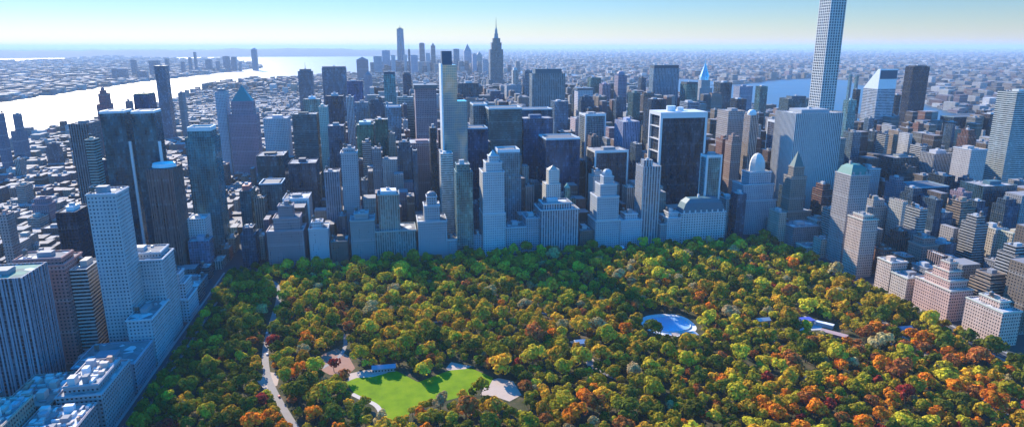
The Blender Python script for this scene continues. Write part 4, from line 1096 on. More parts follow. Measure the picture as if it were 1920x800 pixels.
# visibility: coarse depth test against everything that stands nearer, on a 6 px grid
allb = [(a, b, c_, d, None) for a, b, c_, d in hand]
HH = {}
for ro in list(bpy.data.objects):
    if ro.type == 'EMPTY' and ro.get('category'):
        hh = max([max(v.co.z for v in ch.data.vertices) for ch in ro.children if ch.type == 'MESH'] or [10]); HH[(round(ro.location.x), round(ro.location.y))] = hh
items = []
for a, b, c_, d in hand:
    hh = HH.get((round((a + b) / 2), round((c_ + d) / 2)), 100)
    items.append((c_, a, b, d, hh, None))
for idx, (ar, c, px, py) in enumerate(vis): items.append((c[2], c[0], c[1], c[3], c[4], idx))
items.sort()
G = 4; GX, GY = 1920 // G, 800 // G
occ = np.zeros((GY, GX), bool); seen = {}
for (y0, x0, x1, y1, h, idx) in items:
    pts_ = [proj(x, y, z) for x in (x0, x1) for y in (y0, y1) for z in (0, h)]
    fr = [proj(x0, y0, h), proj(x1, y0, h)]
    bx0 = min(p[0] for p in fr); bx1 = max(p[0] for p in fr); top = min(p[1] for p in pts_); bot = max(proj(x0, y0, 0)[1], proj(x1, y0, 0)[1])
    i0, i1 = max(0, int(bx0 // G)), min(GX, int(bx1 // G) + 1); j0, j1 = max(0, int(top // G)), min(GY, int(bot // G) + 1)
    if i1 <= i0 or j1 <= j0: continue
    reg = occ[j0:j1, i0:i1]
    if idx is not None: seen[idx] = int((~reg).sum())
    reg[:] = True
order = sorted(((seen.get(i, 0), i) for i in range(len(vis))), reverse=True)
MAXB = 300 - N_HAND
MAXB = max(90, MAXB)
chosen = [vis[i] for s, i in order[:MAXB] if s > 3]
stuff_idx = [i for s, i in order[MAXB:]]
SPOTS = []
for ar, c, px, py in chosen:
    x0, x1, y0, y1, h = c
    wl, wn_, _ = pick(rf, PALS); rfc, rn_, _ = pick(rf, ROOFS)
    sty = rf.choice(['punched', 'punched', 'punched', 'pier', 'band']) if h < 50 else rf.choice(['punched', 'pier', 'glass', 'band'])
    hn = 'low' if h < 22 else 'mid-height' if h < 42 else 'tall'
    if sty == 'glass': wl, wn_ = (.1, .16, .2), 'dark glass'
    nm = {'low': 'row_house', 'mid-height': 'apartment_block', 'tall': 'tower_block'}[hn]
    tiers = [(x0, x1, y0, y1, h)]
    if h > 40 and x1 - x0 > 18: tiers.append((x0 + 3, x1 - 3, y0 + 4, y1 - 4, h + 9))
    r = bld(nm, tiers, '', sty, wl, GD if sty != 'glass' else GB, roof=rfc, rich=1 if y0 < 1500 else 0, cornice=(h < 60 and sty == 'punched' and y0 < 1300), seed=rf.randint(0, 99999))
    AUTO.append((r, f'{hn} {wn_} {"house" if h < 22 else "block" if h < 42 else "tower"}', rn_, px, py, (x0 + x1) / 2, y0))

# ---- everything too many to count: one mesh of distant city blocks


def boxes(name, B, cols, mat, label):
    B = np.array(B, float); n = len(B)
    x0, x1, y0, y1, z0, z1 = B.T
    v = np.empty((n, 8, 3))
    for k, (a, b, c) in enumerate(((x0, y0, z0), (x1, y0, z0), (x1, y1, z0), (x0, y1, z0), (x0, y0, z1), (x1, y0, z1), (x1, y1, z1), (x0, y1, z1))):
        v[:, k, 0] = a; v[:, k, 1] = b; v[:, k, 2] = c
    f = np.array([(0, 1, 5, 4), (1, 2, 6, 5), (2, 3, 7, 6), (3, 0, 4, 7), (4, 5, 6, 7)])
    F_ = (f[None] + (np.arange(n) * 8)[:, None, None]).reshape(-1, 4)
    me = mesh_np(name, v.reshape(-1, 3), F_, np.repeat(np.array(cols), 5, 0), mat)
    o = bpy.data.objects.new(name, me); C.objects.link(o)
    return struct(o, 'stuff', label)


def mesh_np(name, v, f, fcol, mat):
    me = bpy.data.meshes.new(name)
    k = f.shape[1]
    me.vertices.add(len(v)); me.vertices.foreach_set('co', v.astype('f').ravel())
    me.loops.add(f.size); me.loops.foreach_set('vertex_index', f.astype('i').ravel())
    me.polygons.add(len(f)); me.polygons.foreach_set('loop_start', np.arange(0, f.size, k, dtype='i'))
    me.update(calc_edges=True)
    if fcol is not None:
        at = me.attributes.new('tint', 'FLOAT_COLOR', 'FACE')
        at.data.foreach_set('color', np.concatenate([fcol, np.ones((len(f), 1))], 1).astype('f').ravel())
    me.materials.append(mat); me.shade_flat()
    return me


B = []; cols = []
pc = [p[0] for p in PALS] + [(.6, .58, .55), (.7, .68, .66), (.5, .45, .42)]
for i in stuff_idx:
    x0, x1, y0, y1, h = vis[i][1]; B.append((x0, x1, y0, y1, 0, h)); q_ = rf.choice([.35, .5, .7, .9]); cols.append(tuple(v_ * q_ for v_ in rf.choice(pc + [BRICK, BROWN, TAN])))
    if rf.random() < .5 and x1 - x0 > 9:
        B.append((x0 + 3, x0 + 3 + (x1 - x0) * .3, y0 + 5, y0 + 11, h, h + 4)); cols.append((.5, .5, .5))
boxes('city_blocks', B, cols, facade('punched', STONE, GD, 3.6, 3.6, attr=True), 'dense carpet of small city buildings filling the island')


def in_poly(x, y, P):
    c = False; j = len(P) - 1
    for i in range(len(P)):
        xi, yi = P[i]; xj, yj = P[j]
        if (yi > y) != (yj > y) and x < (xj - xi) * (y - yi) / (yj - yi) + xi: c = not c
        j = i
    return c


B = []; cols = []
rg_ = random.Random(5)
tries = 0
while len(B) < 26000 and tries < 120000:
    tries += 1
    px = rg_.uniform(-40, 1960); py = 92.5 + (rg_.random() ** 1.3) * 120
    x, y = ground(px, py)
    inn = in_poly(x, y, nj) or in_poly(x, y, far) or (3900 < y < 8200 and in_poly(x, y, man)) or (in_poly(x, y, man) and y > 3900)
    if not inn: continue
    if in_poly(x, y, man) and (y < 4700 or y > 8100): continue
    D = math.hypot(x, y)
    g = 40 + D * .004
    wd = rg_.uniform(.5, 1.2) * g * .8; dp = rg_.uniform(.5, 1.4) * g
    h = rg_.choice([7, 9, 10, 12, 15, 18, 26]) * (1 + D / 14000)
    if x > 2300 and y < 9000 and rg_.random() < .05: h = rg_.uniform(35, 75)
    if in_poly(x, y, man): h *= 1.9; wd *= .7
    if in_poly(x, y, man) and y > 6000: h = rg_.uniform(40, 170) if x > -150 and y > 6700 else rg_.uniform(15, 45); wd = 40; dp = 40
    if any(a - 5 < x + wd and b + 5 > x and c_ - 5 < y + dp and d + 5 > y for a, b, c_, d in hand if c_ > 4000): continue
    B.append((x, x + wd, y, y + dp, 0, h)); q_ = rg_.choice([.3, .45, .6, .9]); cols.append(tuple(v_ * q_ for v_ in rg_.choice(pc)))
boxes('far_city', B, cols, facade('punched', STONE, GD, 6, 6, attr=True), 'endless low city spreading to the horizon on the far shores')
print('hand', N_HAND, 'chosen', len(chosen), 'stuff', len(stuff_idx), 'far', len(B))

# ------------------------------------------------------------------ the park
N = NT('park_floor'); tc = N.n('ShaderNodeTexCoord').outputs['Object']
a = N.noise(tc, .08, 6, .7); b = N.noise(tc, .4, 4, .7)
c = N.ramp(a, [(.35, (.03, .04, .018)), (.5, (.07, .075, .03)), (.62, (.14, .1, .06)), (.75, (.22, .16, .11))])
N.bsdf(N.mix(N.math('MULTIPLY', b, .5), c, (.05, .04, .03)), .95, 0, .1); pf = N.m
flat('park_ground', [(-222, 330), (606, 330), (606, 946), (-222, 946)], .12, pf)
# avenues and streets with pale pavements round the park
asph = plain('asphalt', (.05, .05, .055), .9, 0, .3, .1); pav = plain('pavement', (.3, .29, .28), .9, 0, .25, .15)
for nm, x0, x1, y0, y1 in (('pavement', -238, -235.5, 330, 946), ('pavement', -222, -219, 330, 946), ('pavement', 606, 610, 330, 950), ('pavement', 624, 628, 330, 960), ('pavement', -219, 606, 943, 946)):
    struct(MB().box(x0, x1, y0, y1, 0, .27).build(nm, pav))
def sheet(name, x0, x1, y0, y1, z, mat):
    return struct(MB().add([(x0, y0, z), (x1, y0, z), (x1, y1, z), (x0, y1, z)], [(0, 1, 2, 3)]).build(name, mat))


sheet('road', -235.5, -222, 330, 946, .05, asph); sheet('road', 610, 624, 330, 950, .05, asph)
lm = plain('lane_paint', (.6, .6, .57), .7, 0, .2)
m = MB()
for y in range(340, 940, 12):
    for x in (-231, -226.5, 614.5, 619.3): m.add([(x - .1, y, .06), (x + .1, y, .06), (x + .1, y + 5, .06), (x - .1, y + 5, .06)], [(0, 1, 2, 3)])
struct(m.build('lane_markings', lm))

N = NT('lawn'); tc = N.n('ShaderNodeTexCoord').outputs['Object']
a = N.noise(tc, .06, 5, .65); b = N.noise(tc, 1.5, 3)
c = N.ramp(a, [(.3, (.11, .19, .003)), (.5, (.17, .27, .003)), (.66, (.22, .3, .006)), (.8, (.32, .29, .06))])
N.bsdf(N.mix(N.math('MULTIPLY', b, .3), c, (.06, .13, .01)), .95, 0, .1); lawnm = N.m
lawn = gp([(648, 716), (668, 708), (700, 706), (742, 694), (784, 716), (842, 694), (884, 690), (925, 708), (918, 722), (870, 742), (800, 760), (772, 768), (760, 786), (716, 790), (712, 764), (690, 750), (668, 742)])
struct(flat('lawn', lawn, .2, lawnm))
sandm = plain('bare_earth', (.52, .4, .32), .95, 0, .2, .15); pathm = plain('path_asphalt', (.3, .27, .25), .9, 0, .25, .2); redm = plain('leaf_litter', (.36, .19, .13), .95, 0, .3, .25)
CLEAR = [lawn]


def patch(name, px, mat, z=.16, clear=True):
    P_ = gp(px); flat(name, P_, z, mat)
    if clear: CLEAR.append(P_)


patch('bare_earth', [(655, 700), (690, 692), (722, 690), (728, 700), (700, 706), (668, 714), (652, 716)], sandm)
patch('bare_earth', [(836, 690), (846, 678), (862, 682), (884, 686), (862, 696), (846, 700)], sandm)
patch('bare_earth', [(914, 716), (934, 708), (962, 714), (978, 740), (955, 752), (926, 742), (900, 740)], sandm)
patch('leaf_litter', [(596, 690), (604, 664), (632, 652), (654, 668), (666, 690), (650, 704), (618, 702)], redm, .15)
patch('bare_earth', [(480, 712), (500, 696), (525, 700), (520, 722), (496, 730)], sandm, .17)
patch('bare_earth', [(1068, 640), (1082, 636), (1100, 646), (1090, 656)], sandm, .17)
patch('bare_earth', [(1096, 674), (1112, 672), (1122, 690), (1104, 694)], sandm, .17)
patch('plaza', [(1480, 600), (1510, 592), (1545, 604), (1540, 618), (1500, 620)], plain('plaza_stone', (.5, .5, .52), .9), .17)
patch('bare_earth', [(1404, 604), (1424, 600), (1438, 610), (1420, 618)], sandm, .17)


def path(name, px, wd, mat, z=.18, clear=True):
    P_ = [Vector((*ground(*p), 0)) for p in px]
    # smooth
    for _ in range(2):
        Q = [P_[0]]
        for a, b in zip(P_, P_[1:]): Q += [a.lerp(b, .25), a.lerp(b, .75)]
        P_ = Q + [P_[-1]]
    L, R_ = [], []
    for i, p in enumerate(P_):
        d = (P_[min(i + 1, len(P_) - 1)] - P_[max(i - 1, 0)]).normalized(); n = Vector((-d.y, d.x, 0)) * wd / 2
        L.append(p + n); R_.append(p - n)
    m = MB(); vs = [(p.x, p.y, z) for p in L] + [(p.x, p.y, z) for p in R_]; n = len(P_)
    m.add(vs, [(i, n + i, n + i + 1, i + 1)[::1] for i in range(n - 1)])
    struct(m.build(name, mat))
    if clear:
        for i in range(n - 1): CLEAR.append([(L[i].x, L[i].y), (L[i + 1].x, L[i + 1].y), (R_[i + 1].x, R_[i + 1].y), (R_[i].x, R_[i].y)])
    return P_


drive = path('park_drive', [(560, 812), (540, 780), (516, 740), (500, 705), (496, 660), (505, 620), (516, 585), (525, 555), (520, 530), (470, 512)], 6.5, pathm)
path('footpath', [(705, 800), (716, 775), (706, 758), (680, 748), (660, 738)], 4.5, plain('pale_path', (.6, .52, .44), .9), .24)
path('footpath', [(604, 690), (640, 668), (650, 640), (640, 620)], 4, pathm, .19)
path('footpath', [(1090, 660), (1130, 700), (1170, 716), (1210, 700)], 3.5, pathm, .19, False)
path('footpath', [(1440, 616), (1452, 640), (1500, 690), (1520, 720)], 4, pathm, .19)
path('footpath', [(1700, 640), (1640, 650), (1560, 640)], 3.5, pathm, .19)
path('park_drive', [(1580, 540), (1640, 590), (1700, 640), (1790, 700), (1900, 790)], 8, pathm, .19, False)
path('footpath', [(880, 570), (940, 590), (1000, 580), (1060, 600)], 4, pathm, .19)
path('footpath', [(780, 610), (830, 600), (880, 605)], 4, pathm, .19)

# open-air ice rink: oval of pale ice, white boards, terrace and pavilion
rc = Vector((*ground(1253, 608), 0)); rw, rd = 30, 30
rink = thing('ice_rink', 'oval outdoor ice rink with white boards and pale terrace among the trees', 'ice rink', (rc.x, rc.y, .2))
icem = plain('ice', (.3, .48, .66), .25, 0, .2, .05); wb = plain('white_board', (.8, .8, .8), .6)
ov = lambda kx, ky, z, n=48: [(kx * (abs(cos(t)) ** .8) * (1 if cos(t) > 0 else -1), ky * (abs(sin(t)) ** .8) * (1 if sin(t) > 0 else -1), z) for t in [2 * pi * i / n for i in range(n)]]
MB().loft([ov(rw, rd, 0), ov(rw, rd, .25)]).build('terrace', plain('terrace', (.72, .7, .68), .8, 0, .1), rink)
MB().loft([ov(rw - 6, rd - 9, .27), ov(rw - 6, rd - 9, .3)]).build('ice_sheet', icem, rink)
m = MB(); m.loft([ov(rw - 5.4, rd - 8.4, .25), ov(rw - 5.4, rd - 8.4, 1.5), ov(rw - 5.8, rd - 8.8, 1.5), ov(rw - 5.8, rd - 8.8, .25)], cap=False); m.build('board', wb, rink)
CLEAR.append([(rc.x + (rw + 3) * cos(t), rc.y + (rd + 4) * sin(t)) for t in [2 * pi * i / 20 for i in range(20)]])
pv = thing('pavilion', 'low tan pavilion at the near side of the ice rink', 'pavilion', (rc.x + 2, rc.y - rd - 9, .2))
MB().box(-13, 13, -4, 4, 0, 5).build('wall', facade('band', (.5, .38, .28), GD, 3, 5), pv)
MB().box(-14, 14, -5, 5, 5.02, 5.7, bottom=True).build('roof', roofmat((.5, .4, .34)), pv)
CLEAR.append([(rc.x - 14, rc.y - rd - 16), (rc.x + 18, rc.y - rd - 16), (rc.x + 18, rc.y - rd), (rc.x - 14, rc.y - rd)])


def park_building(px, py, w_, d_, h, label, wall, roofc, gable=False, rz=0):
    x, y = ground(px, py)
    r = thing('park_building', label, 'building', (x, y, .1), None, rz)
    MB().box(-w_ / 2, w_ / 2, -d_ / 2, d_ / 2, 0, h).build('wall', facade('punched', wall, GD, 3, 3.6), r)
    if gable:
        m = MB(); e = .8
        m.add([(-w_ / 2 - e, -d_ / 2 - e, h + .02), (w_ / 2 + e, -d_ / 2 - e, h + .02), (w_ / 2 + e, d_ / 2 + e, h + .02), (-w_ / 2 - e, d_ / 2 + e, h + .02), (-w_ / 2 - e, 0, h + d_ * .3), (w_ / 2 + e, 0, h + d_ * .3)],
              [(0, 1, 5, 4), (2, 3, 4, 5), (0, 4, 3), (1, 2, 5), (3, 2, 1, 0)]); m.build('roof', plain('tin_roof', roofc, .6), r)
    else: MB().box(-w_ / 2 - .5, w_ / 2 + .5, -d_ / 2 - .5, d_ / 2 + .5, h + .02, h + .7, bottom=True).build('roof', plain('tin_roof', roofc, .6), r)
    CLEAR.append([(x + a * (w_ / 2 + 3), y + b * (d_ / 2 + 5)) for a, b in ((-1, -1.6), (1, -1.6), (1, 1), (-1, 1))])
    return r


park_building(1512, 606, 13, 10, 5, 'little zoo building with a bright blue roof beyond the ice rink', (.4, .38, .36), (.06, .1, .5))
park_building(1546, 612, 18, 5, 4, 'long thin white-roofed shed beside the blue roofed zoo building', (.6, .6, .6), (.8, .8, .8), rz=-.9)
park_building(1564, 632, 26, 7, 5, 'long red brick gabled building next to the white-roofed shed', (.4, .18, .14), (.62, .4, .34), True, rz=-.9)
park_building(1430, 606, 14, 8, 5, 'small pale-roofed boathouse hut between the rink and the zoo', (.5, .42, .36), (.72, .68, .64), True)
park_building(1090, 648, 13, 9, 5, 'white-roofed hut in the clearing west of the ice rink', (.5, .48, .46), (.75, .74, .76), True)
park_building(1162, 472, 10, 8, 7, 'tiny white kiosk in the shadow at the park edge under the grand hotels', (.7, .7, .7), (.8, .8, .8), True)
park_building(720, 694, 22, 8, 4, 'grey-roofed cafe on the sandy edge of the green lawn', (.4, .36, .34), (.3, .33, .42), True)
park_building(1696, 622, 14, 8, 5, 'grey slate-roofed hut among trees below the sunny avenue row', (.4, .4, .42), (.3, .32, .38), True)

# cars on the park drive
CARN = []
def car(px, py, col, lab, rz):
    x, y = ground(px, py, .2)
    i = min(range(len(drive)), key=lambda k: (drive[k].x - x) ** 2 + (drive[k].y - y) ** 2)
    p = drive[i]; q = drive[min(i + 1, len(drive) - 1)]; d = (q - drive[max(0, i - 1)]).normalized()
    r = thing('car', lab, 'car', (p.x + d.y * rz, p.y - d.x * rz, .2), 'cars on the park drive', math.atan2(d.y, d.x))
    m = MB(); W = lambda x, w_, z: [(x, -w_, z), (x, w_, z)]
    pr = [(-2.3, .35), (2.3, .35), (2.35, .8), (1.2, .98), (.6, 1.5), (-1.4, 1.5), (-2.1, 1.0), (-2.35, .9)]
    m.v = [(a, -.9, b) for a, b in pr] + [(a, .9, b) for a, b in pr]; n = len(pr)
    m.f = [tuple(range(n)), tuple(range(2 * n - 1, n - 1, -1))] + [(i, i + n, (i + 1) % n + n, (i + 1) % n) for i in range(n)]; m.mi = [0] * len(m.f)
    m.build('body', plain('car_paint', col, .3), r)
    for sx in (1, -1):
        MB().add([(.98, sx * .8, 1.08), (.62, sx * .8, 1.46), (-1.35, sx * .8, 1.46), (-1.9, sx * .8, 1.08)][::1] + [(.98, sx * .92, 1.08), (.62, sx * .92, 1.4), (-1.3, sx * .92, 1.4), (-1.8, sx * .92, 1.08)], [(4, 5, 6, 7), (0, 3, 2, 1)]).build('side_window', plain('dark_glass', (.03, .03, .04), .3), r)
        for wx in (-1.4, 1.4):
            w_ = MB(); w_.loft([[(wx + .33 * cos(t), sx * .75, .33 + .33 * sin(t)) for t in [pi * i / 5 for i in range(10)]], [(wx + .33 * cos(t), sx * .97, .33 + .33 * sin(t)) for t in [pi * i / 5 for i in range(10)]]]); w_.build('wheel', plain('tyre', (.03, .03, .03)), r)


car(512, 590, (.8, .8, .8), 'white car at the top of the sunlit stretch of park drive', 2)
car(506, 622, (.75, .75, .77), 'second white car on the shaded park drive', -2)
car(498, 668, (.7, .7, .7), 'silver car on the park drive above the bare earth patch', 2)
car(518, 745, (.55, .08, .06), 'red car on the curving lower park drive', 2)

# ------------------------------------------------------------------ trees
N = NT('leaves'); oi = N.n('ShaderNodeObjectInfo'); tc = N.n('ShaderNodeTexCoord').outputs['Object']


def leafmat(N, colsock):
    tc = N.n('ShaderNodeTexCoord').outputs['Object']
    ge = N.n('ShaderNodeNewGeometry')
    hs = N.n('ShaderNodeHueSaturation'); N.l(colsock, hs.inputs['Color'])
    r_ = ge.outputs['Random Per Island']
    N.l(N.math('ADD', N.math('MULTIPLY', r_, .03), .485), hs.inputs['Hue'])
    N.l(N.math('ADD', N.math('MULTIPLY', r_, .6), .7), hs.inputs['Value'])
    d = N.n('ShaderNodeBsdfDiffuse'); t = N.n('ShaderNodeBsdfTranslucent')
    N.l(hs.outputs[0], d.inputs[0]); N.l(hs.outputs[0], t.inputs[0])
    mx = N.n('ShaderNodeMixShader'); mx.inputs[0].default_value = .28
    N.l(d.outputs[0], mx.inputs[1]); N.l(t.outputs[0], mx.inputs[2]); N.l(mx.outputs[0], N.o.inputs['Surface'])
    return N.m


LEAF_OBJ = leafmat(N, oi.outputs['Color'])
N = NT('woodland_leaves'); at = N.n('ShaderNodeAttribute', attribute_name='tint'); LEAF_ATT = leafmat(N, at.outputs['Color'])
BARK = plain('bark', (.09, .07, .05), .95, 0, .3, 2)


def crown_quads(seed, n, R=8.0, H=12.0, zb=5.0, q=1.7):
    """leaf clumps over several lobes filling the crown; unit tree ~16 m wide, 17 m high"""
    r = np.random.RandomState(seed)
    k = r.randint(7, 12)
    L = []
    for i in range(k):
        t = 2 * pi * i / k + r.uniform(-.5, .5); d = R * r.uniform(.3, .66) if i > 1 else R * r.uniform(0, .25)
        z = zb + H * (r.uniform(.22, .58) if i > 1 else r.uniform(.55, .68))
        L.append((d * cos(t), d * sin(t), z, R * r.uniform(.34, .52), H * r.uniform(.22, .34)))
    vs = np.empty((n, 4, 3))
    lob = r.randint(0, k, n)
    for i in range(n):
        cx, cy, cz, rr_, rz = L[lob[i]]
        u = r.normal(size=3); u /= np.linalg.norm(u); u[2] = abs(u[2]) * (1 if r.rand() < .8 else -1)
        s = r.uniform(.8, 1.06)
        p = np.array([cx + u[0] * rr_ * s, cy + u[1] * rr_ * s, cz + u[2] * rz * s])
        nn = u + r.normal(size=3) * .28; nn /= np.linalg.norm(nn)
        a = np.cross(nn, r.normal(size=3)); a /= np.linalg.norm(a); b = np.cross(nn, a)
        w_ = q * r.uniform(.6, 1.25) * .5
        vs[i] = [p - a * w_ - b * w_ * .7, p + a * w_ * .8 - b * w_, p + a * w_ + b * w_ * .8, p - a * w_ * .7 + b * w_]
    return vs


def trunk_mb(seed):
    r = random.Random(seed); m = MB()
    m.cyl(0, 0, -.2, 4.5, .5, .34, 7, cap=False); m.cyl(0, 0, 4.5, 10, .34, .1, 7)
    for i in range(5):
        t = 2 * pi * i / 5 + r.uniform(-.4, .4); z = r.uniform(3.8, 7); L = r.uniform(3.5, 5.5)
        a = Vector((0, 0, z)); b = Vector((L * cos(t), L * sin(t), z + L * r.uniform(.6, .9)))
        d = (b - a).normalized(); s = d.cross(Vector((0, 0, 1))).normalized(); u = s.cross(d)
        R = lambda c, w_: [tuple(c + s * w_ * cos(q) + u * w_ * sin(q)) for q in (0, pi / 2, pi, 3 * pi / 2)]
        m.loft([R(a, .2), R(b, .05)])
    return m


# kinds: (base colour, words, name)
KINDS = {'olive': ((.36, .27, .022), 'olive green'), 'green': ((.13, .14, .018), 'dark green'), 'lime': ((.58, .46, .035), 'yellow-green'), 'gold': ((.7, .38, .03), 'golden'),
         'orange': ((.72, .22, .02), 'bright orange'), 'rust': ((.42, .14, .035), 'rust brown'), 'crimson': ((.34, .05, .03), 'crimson'), 'ochre': ((.5, .29, .025), 'ochre'), 'pale': ((.45, .34, .14), 'thin pale tan')}


def kind_at(px, py, r):
    W = dict(olive=5.5, green=4.5, lime=2.6, gold=.8, orange=.35, rust=1.0, crimson=.03, ochre=2.4, pale=.5)
    if py < 560: W.update(green=3, lime=4, ochre=1.5, rust=.5, pale=1.2)
    if px < 900 and py < 640: W.update(lime=4, olive=5, orange=.1)
    if 700 < px < 1180 and 560 < py < 660: W.update(ochre=5, gold=1.6, rust=.9)
    if px > 1250 and py > 560: W.update(gold=1.2, ochre=2.6, orange=.6)
    if px > 1400 and py > 680: W.update(orange=3.5, gold=3, rust=1.2, crimson=.6)
    if 1600 < px < 1860 and 600 < py < 700: W.update(orange=3, rust=2)
    if px < 480: W.update(green=8, olive=3, gold=.2, orange=0, lime=.6, rust=.1)
    if 880 < px < 1300 and py > 700: W.update(olive=6, lime=4, green=5)
    t = r.uniform(0, sum(W.values()))
    for k, v in W.items():
        t -= v
        if t <= 0: return k
    return 'olive'


SPECIAL = [(350, 745, 'gold', .9), (488, 745, 'crimson', 1.0), (470, 790, 'orange', 1.25), (505, 778, 'orange', 1.1), (530, 800, 'orange', 1.0), (590, 775, 'orange', 1.0), (575, 632, 'orange', 1.05), (600, 645, 'gold', .9),
           (655, 612, 'rust', 1.0), (640, 590, 'rust', .9), (625, 680, 'crimson', .9), (645, 700, 'rust', .8), (970, 680, 'crimson', .8), (985, 668, 'orange', .7), (985, 722, 'rust', 1.0), (1095, 742, 'orange', 1.0), (1130, 738, 'gold', 1.1),
           (1092, 586, 'rust', .9), (1525, 738, 'orange', 1.1), (1555, 757, 'crimson', .9), (1455, 775, 'orange', 1.1), (1410, 790, 'lime', 1.1), (1620, 790, 'orange', 1.2), (1650, 778, 'orange', 1.0), (1310, 565, 'rust', 1.0), (1340, 595, 'orange', .9), (1203, 520, 'orange', .8), (1590, 640, 'orange', .9),
           (1780, 660, 'orange', 1.1), (1800, 672, 'orange', 1.0), (1610, 655, 'rust', 1.0), (1740, 790, 'lime', 1.2), (700, 560, 'lime', 1.1), (620, 500, 'lime', 1.1), (800, 575, 'lime', 1.1), (385, 590, 'lime', 1.0), (405, 545, 'lime', .9), (505, 508, 'lime', .9), (450, 668, 'lime', .9), (1445, 725, 'gold', 1.0), (1370, 700, 'gold', .9), (1180, 516, 'gold', .8), (1390, 550, 'gold', 1.0), (1460, 562, 'gold', 1.1), (945, 560, 'lime', .9), (1500, 530, 'lime', 1.2)]
rt_ = random.Random(21)
spots = []
cell = {}


def free(x, y, d):
    i, j = int(x // 14), int(y // 14)
    for a in (-1, 0, 1):
        for b in (-1, 0, 1):
            for (u, v, e) in cell.get((i + a, j + b), ()):
                if (u - x) ** 2 + (v - y) ** 2 < (min(d, e) if min(d, e) < 8 else (d + e) / 2) ** 2: return False
    return True


def put(x, y, d): cell.setdefault((int(x // 14), int(y // 14)), []).append((x, y, d))


def blocked(x, y, s):
    for P_ in CLEAR:
        for k in ((0, 4, 9) if len(P_) == 4 else (0, 6, 12) if P_ is lawn else (0, 7, 14, 20, 26)):
            if in_poly(x, y + k * s, P_): return True
        if in_poly(x + 4, y, P_) or in_poly(x - 4, y, P_): return True
    return False


# the crown's middle is ~11 m up: aim the special ones at it
for px, py, k, s in SPECIAL:
    x, y = ground(px, py, 10 * s); spots.append((x, y, s, k)); put(x, y, 12 * s)
for k_ in range(62):
    for X_ in (-220.5, 608.0):
        y = 375 + k_ * 9.2 + rt_.uniform(-1.5, 1.5); s = rt_.uniform(.62, .85)
        if not free(X_, y, 8) or proj(X_, y, 8)[0] > 1950 or proj(X_, y, 8)[0] < 0: continue
        spots.append((X_, y, s, rt_.choice(['green', 'olive', 'green', 'ochre']))); put(X_, y, 9)
for _ in range(60000):
    x = rt_.uniform(-217, 603); y = rt_.uniform(385, 942)
    s = rt_.choice([.62, .75, .88, 1.0, 1.12, 1.3, 1.5])
    if not free(x, y, 12.1 * s) or blocked(x, y, s): continue
    px, py = proj(x, y, 12)
    if px < -30 or px > 1950 or py > 850: continue
    # a few thin places
    spots.append((x, y, s, kind_at(px, py, rt_))); put(x, y, 12.1 * s)
# street trees on the avenue in front of the sunny row
spots.sort(key=lambda t: -(t[2] ** 2) * 1e6 / (t[0] ** 2 + t[1] ** 2) * (1.0 if 0 <= proj(t[0], t[1], 10)[0] <= 1920 and proj(t[0], t[1], 10 * t[2])[1] < 812 else .01))
ind, rest = spots[:300], spots[300:]
print('trees', len(spots))
VAR = []
for i in range(9):
    vs = crown_quads(100 + i, 560, R=8.2, H=12.5, zb=4.6, q=1.55); n = len(vs)
    me = mesh_np('crown', vs.reshape(-1, 3), np.arange(n * 4).reshape(-1, 4), None, LEAF_OBJ)
    tm = trunk_mb(i); o = tm.build('trunk', BARK); tme = o.data; bpy.data.objects.remove(o)
    VAR.append((me, tme))
TREES = []
for x, y, s, k in ind:
    col, words_ = KINDS[k]
    me, tme = VAR[rt_.randrange(9)]
    r = thing('tree', '', 'tree', (x, y, .1), 'trees in the park', rt_.uniform(0, 6.28))
    sz = s * rt_.uniform(.85, 1.15); r.scale = (s, s, sz)
    c = bpy.data.objects.new('crown', me); C.objects.link(c); c.parent = r
    v = rt_.uniform(.75, 1.25); c.color = (col[0] * v, col[1] * v * rt_.uniform(.92, 1.1), col[2] * v, 1)
    t = bpy.data.objects.new('trunk', tme); C.objects.link(t); t.parent = r
    px, py = proj(x, y, 11 * s)
    sh = 'small' if s < .85 else 'large' if s > 1.3 else 'round' if rt_.random() < 2 else ''
    TREES.append((r, f'{sh} {words_} tree', px, py, x, y))
# the wood behind them: nobody could count it
LV = []; LC = []; TV = MB()
RV = [crown_quads(500 + i, 330, R=8.2, H=12.5, zb=4.6, q=2.05) for i in range(12)]
for x, y, s, k in rest:
    a = rt_.uniform(0, 6.28)
    vs = (RV[rt_.randrange(12)] @ np.array([[cos(a), sin(a), 0], [-sin(a), cos(a), 0], [0, 0, 1]])) * s
    vs = vs + np.array([x, y, .1]); LV.append(vs)
    col = np.array(KINDS[k][0]) * rt_.uniform(.75, 1.25); LC.append(np.repeat(col[None], len(vs), 0))
    TV.cyl(x, y, 0, 6 * s, .45 * s, .3 * s, 5, cap=False)
LV = np.concatenate(LV); LC = np.concatenate(LC); n = len(LV)
me = mesh_np('woodland', LV.reshape(-1, 3), np.arange(n * 4).reshape(-1, 4), LC, LEAF_ATT)
o = bpy.data.objects.new('woodland', me); C.objects.link(o); struct(o, 'stuff', 'the rest of the park wood, crowns merging up to the hotels')
to = TV.build('woodland_trunks', BARK); struct(to, 'stuff', 'trunks of the park wood')

# ------------------------------------------------------------------ haze
N = NT('haze'); v = N.n('ShaderNodeVolumePrincipled')
v.inputs['Color'].default_value = (.52, .68, .88, 1); v.inputs['Density'].default_value = 3.3e-5; v.inputs['Anisotropy'].default_value = .1
N.l(v.outputs[0], N.o.inputs['Volume'])
hz = MB().box(-140000, 140000, -3000, 140000, -10, 460, bottom=True).build('haze', N.m); struct(hz, 'stuff', 'blue air haze')

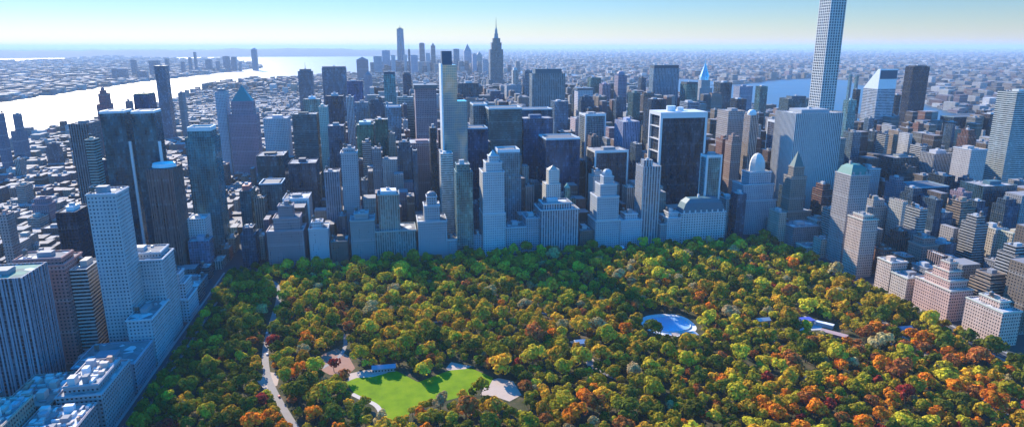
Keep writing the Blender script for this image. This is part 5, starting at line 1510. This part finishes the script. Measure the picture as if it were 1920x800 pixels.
# ------------------------------------------------------------------ labels that single out
LM = [(s, px, py, X, Y) for (_, s, px, py, X, Y) in HEROES]
PARK = [('the green lawn', 790, 735), ('the ice rink', 1253, 610), ('the lower park drive', 515, 740), ('the upper park drive', 515, 590), ('the zoo building', 1512, 605), ('the red gabled building', 1570, 632), ('the beige avenue tower', 1618, 500), ('the first sunny avenue house', 1665, 545),
        ('the terraced pink house', 1760, 600), ('the nearest sunny corner house', 1860, 660), ('the white cluttered roof', 200, 720), ('the limestone house', 275, 560), ('the domed hotel', 1420, 450), ('the west clearing hut', 1090, 648), ('the sandy lawn tip', 945, 730),
        ('the red leafy clearing', 632, 680), ('the sunny park corner', 1700, 800), ('the lawn path', 705, 770), ('the grand hotels', 1100, 475)]
ORD = ['nearest', 'second', 'third', 'fourth', 'fifth', 'sixth', 'seventh', 'eighth', 'ninth', 'tenth', 'eleventh', 'twelfth', 'thirteenth', 'fourteenth', 'fifteenth', 'sixteenth', 'seventeenth', 'eighteenth', 'nineteenth', 'twentieth']


def relation(px, py, lx, ly):
    dx, dy = px - lx, py - ly
    if abs(dx) > abs(dy) * 1.3: return 'right of' if dx > 0 else 'left of'
    return 'below' if dy > 0 else 'above'


def auto_label(lst, marks):
    groups = {}
    for r, desc, px, py in lst:
        s, lx, ly = min(marks, key=lambda q: math.hypot(px - q[1], (py - q[2]) * 1.2))
        rel = relation(px, py, lx, ly)
        groups.setdefault((desc, rel, s), []).append((math.hypot(px - lx, py - ly), r))
    for (desc, rel, s), l in groups.items():
        l.sort(key=lambda t: t[0])
        for i, (_, r) in enumerate(l):
            if len(l) == 1: r['label'] = f'{desc} {rel} {s}'
            else: r['label'] = f'{desc} {rel} {s}, {ORD[min(i, 19)]} out' if i else f'{desc} {rel} {s}, the closest'


auto_label([(r, f'{a}, {b},' if False else f'{b} {a}', px, py) for r, a, b, px, py, X, Y in AUTO], [(s, a, b) for s, a, b, X, Y in LM])
auto_label([(r, d, px, py) for r, d, px, py, X, Y in TREES], PARK)
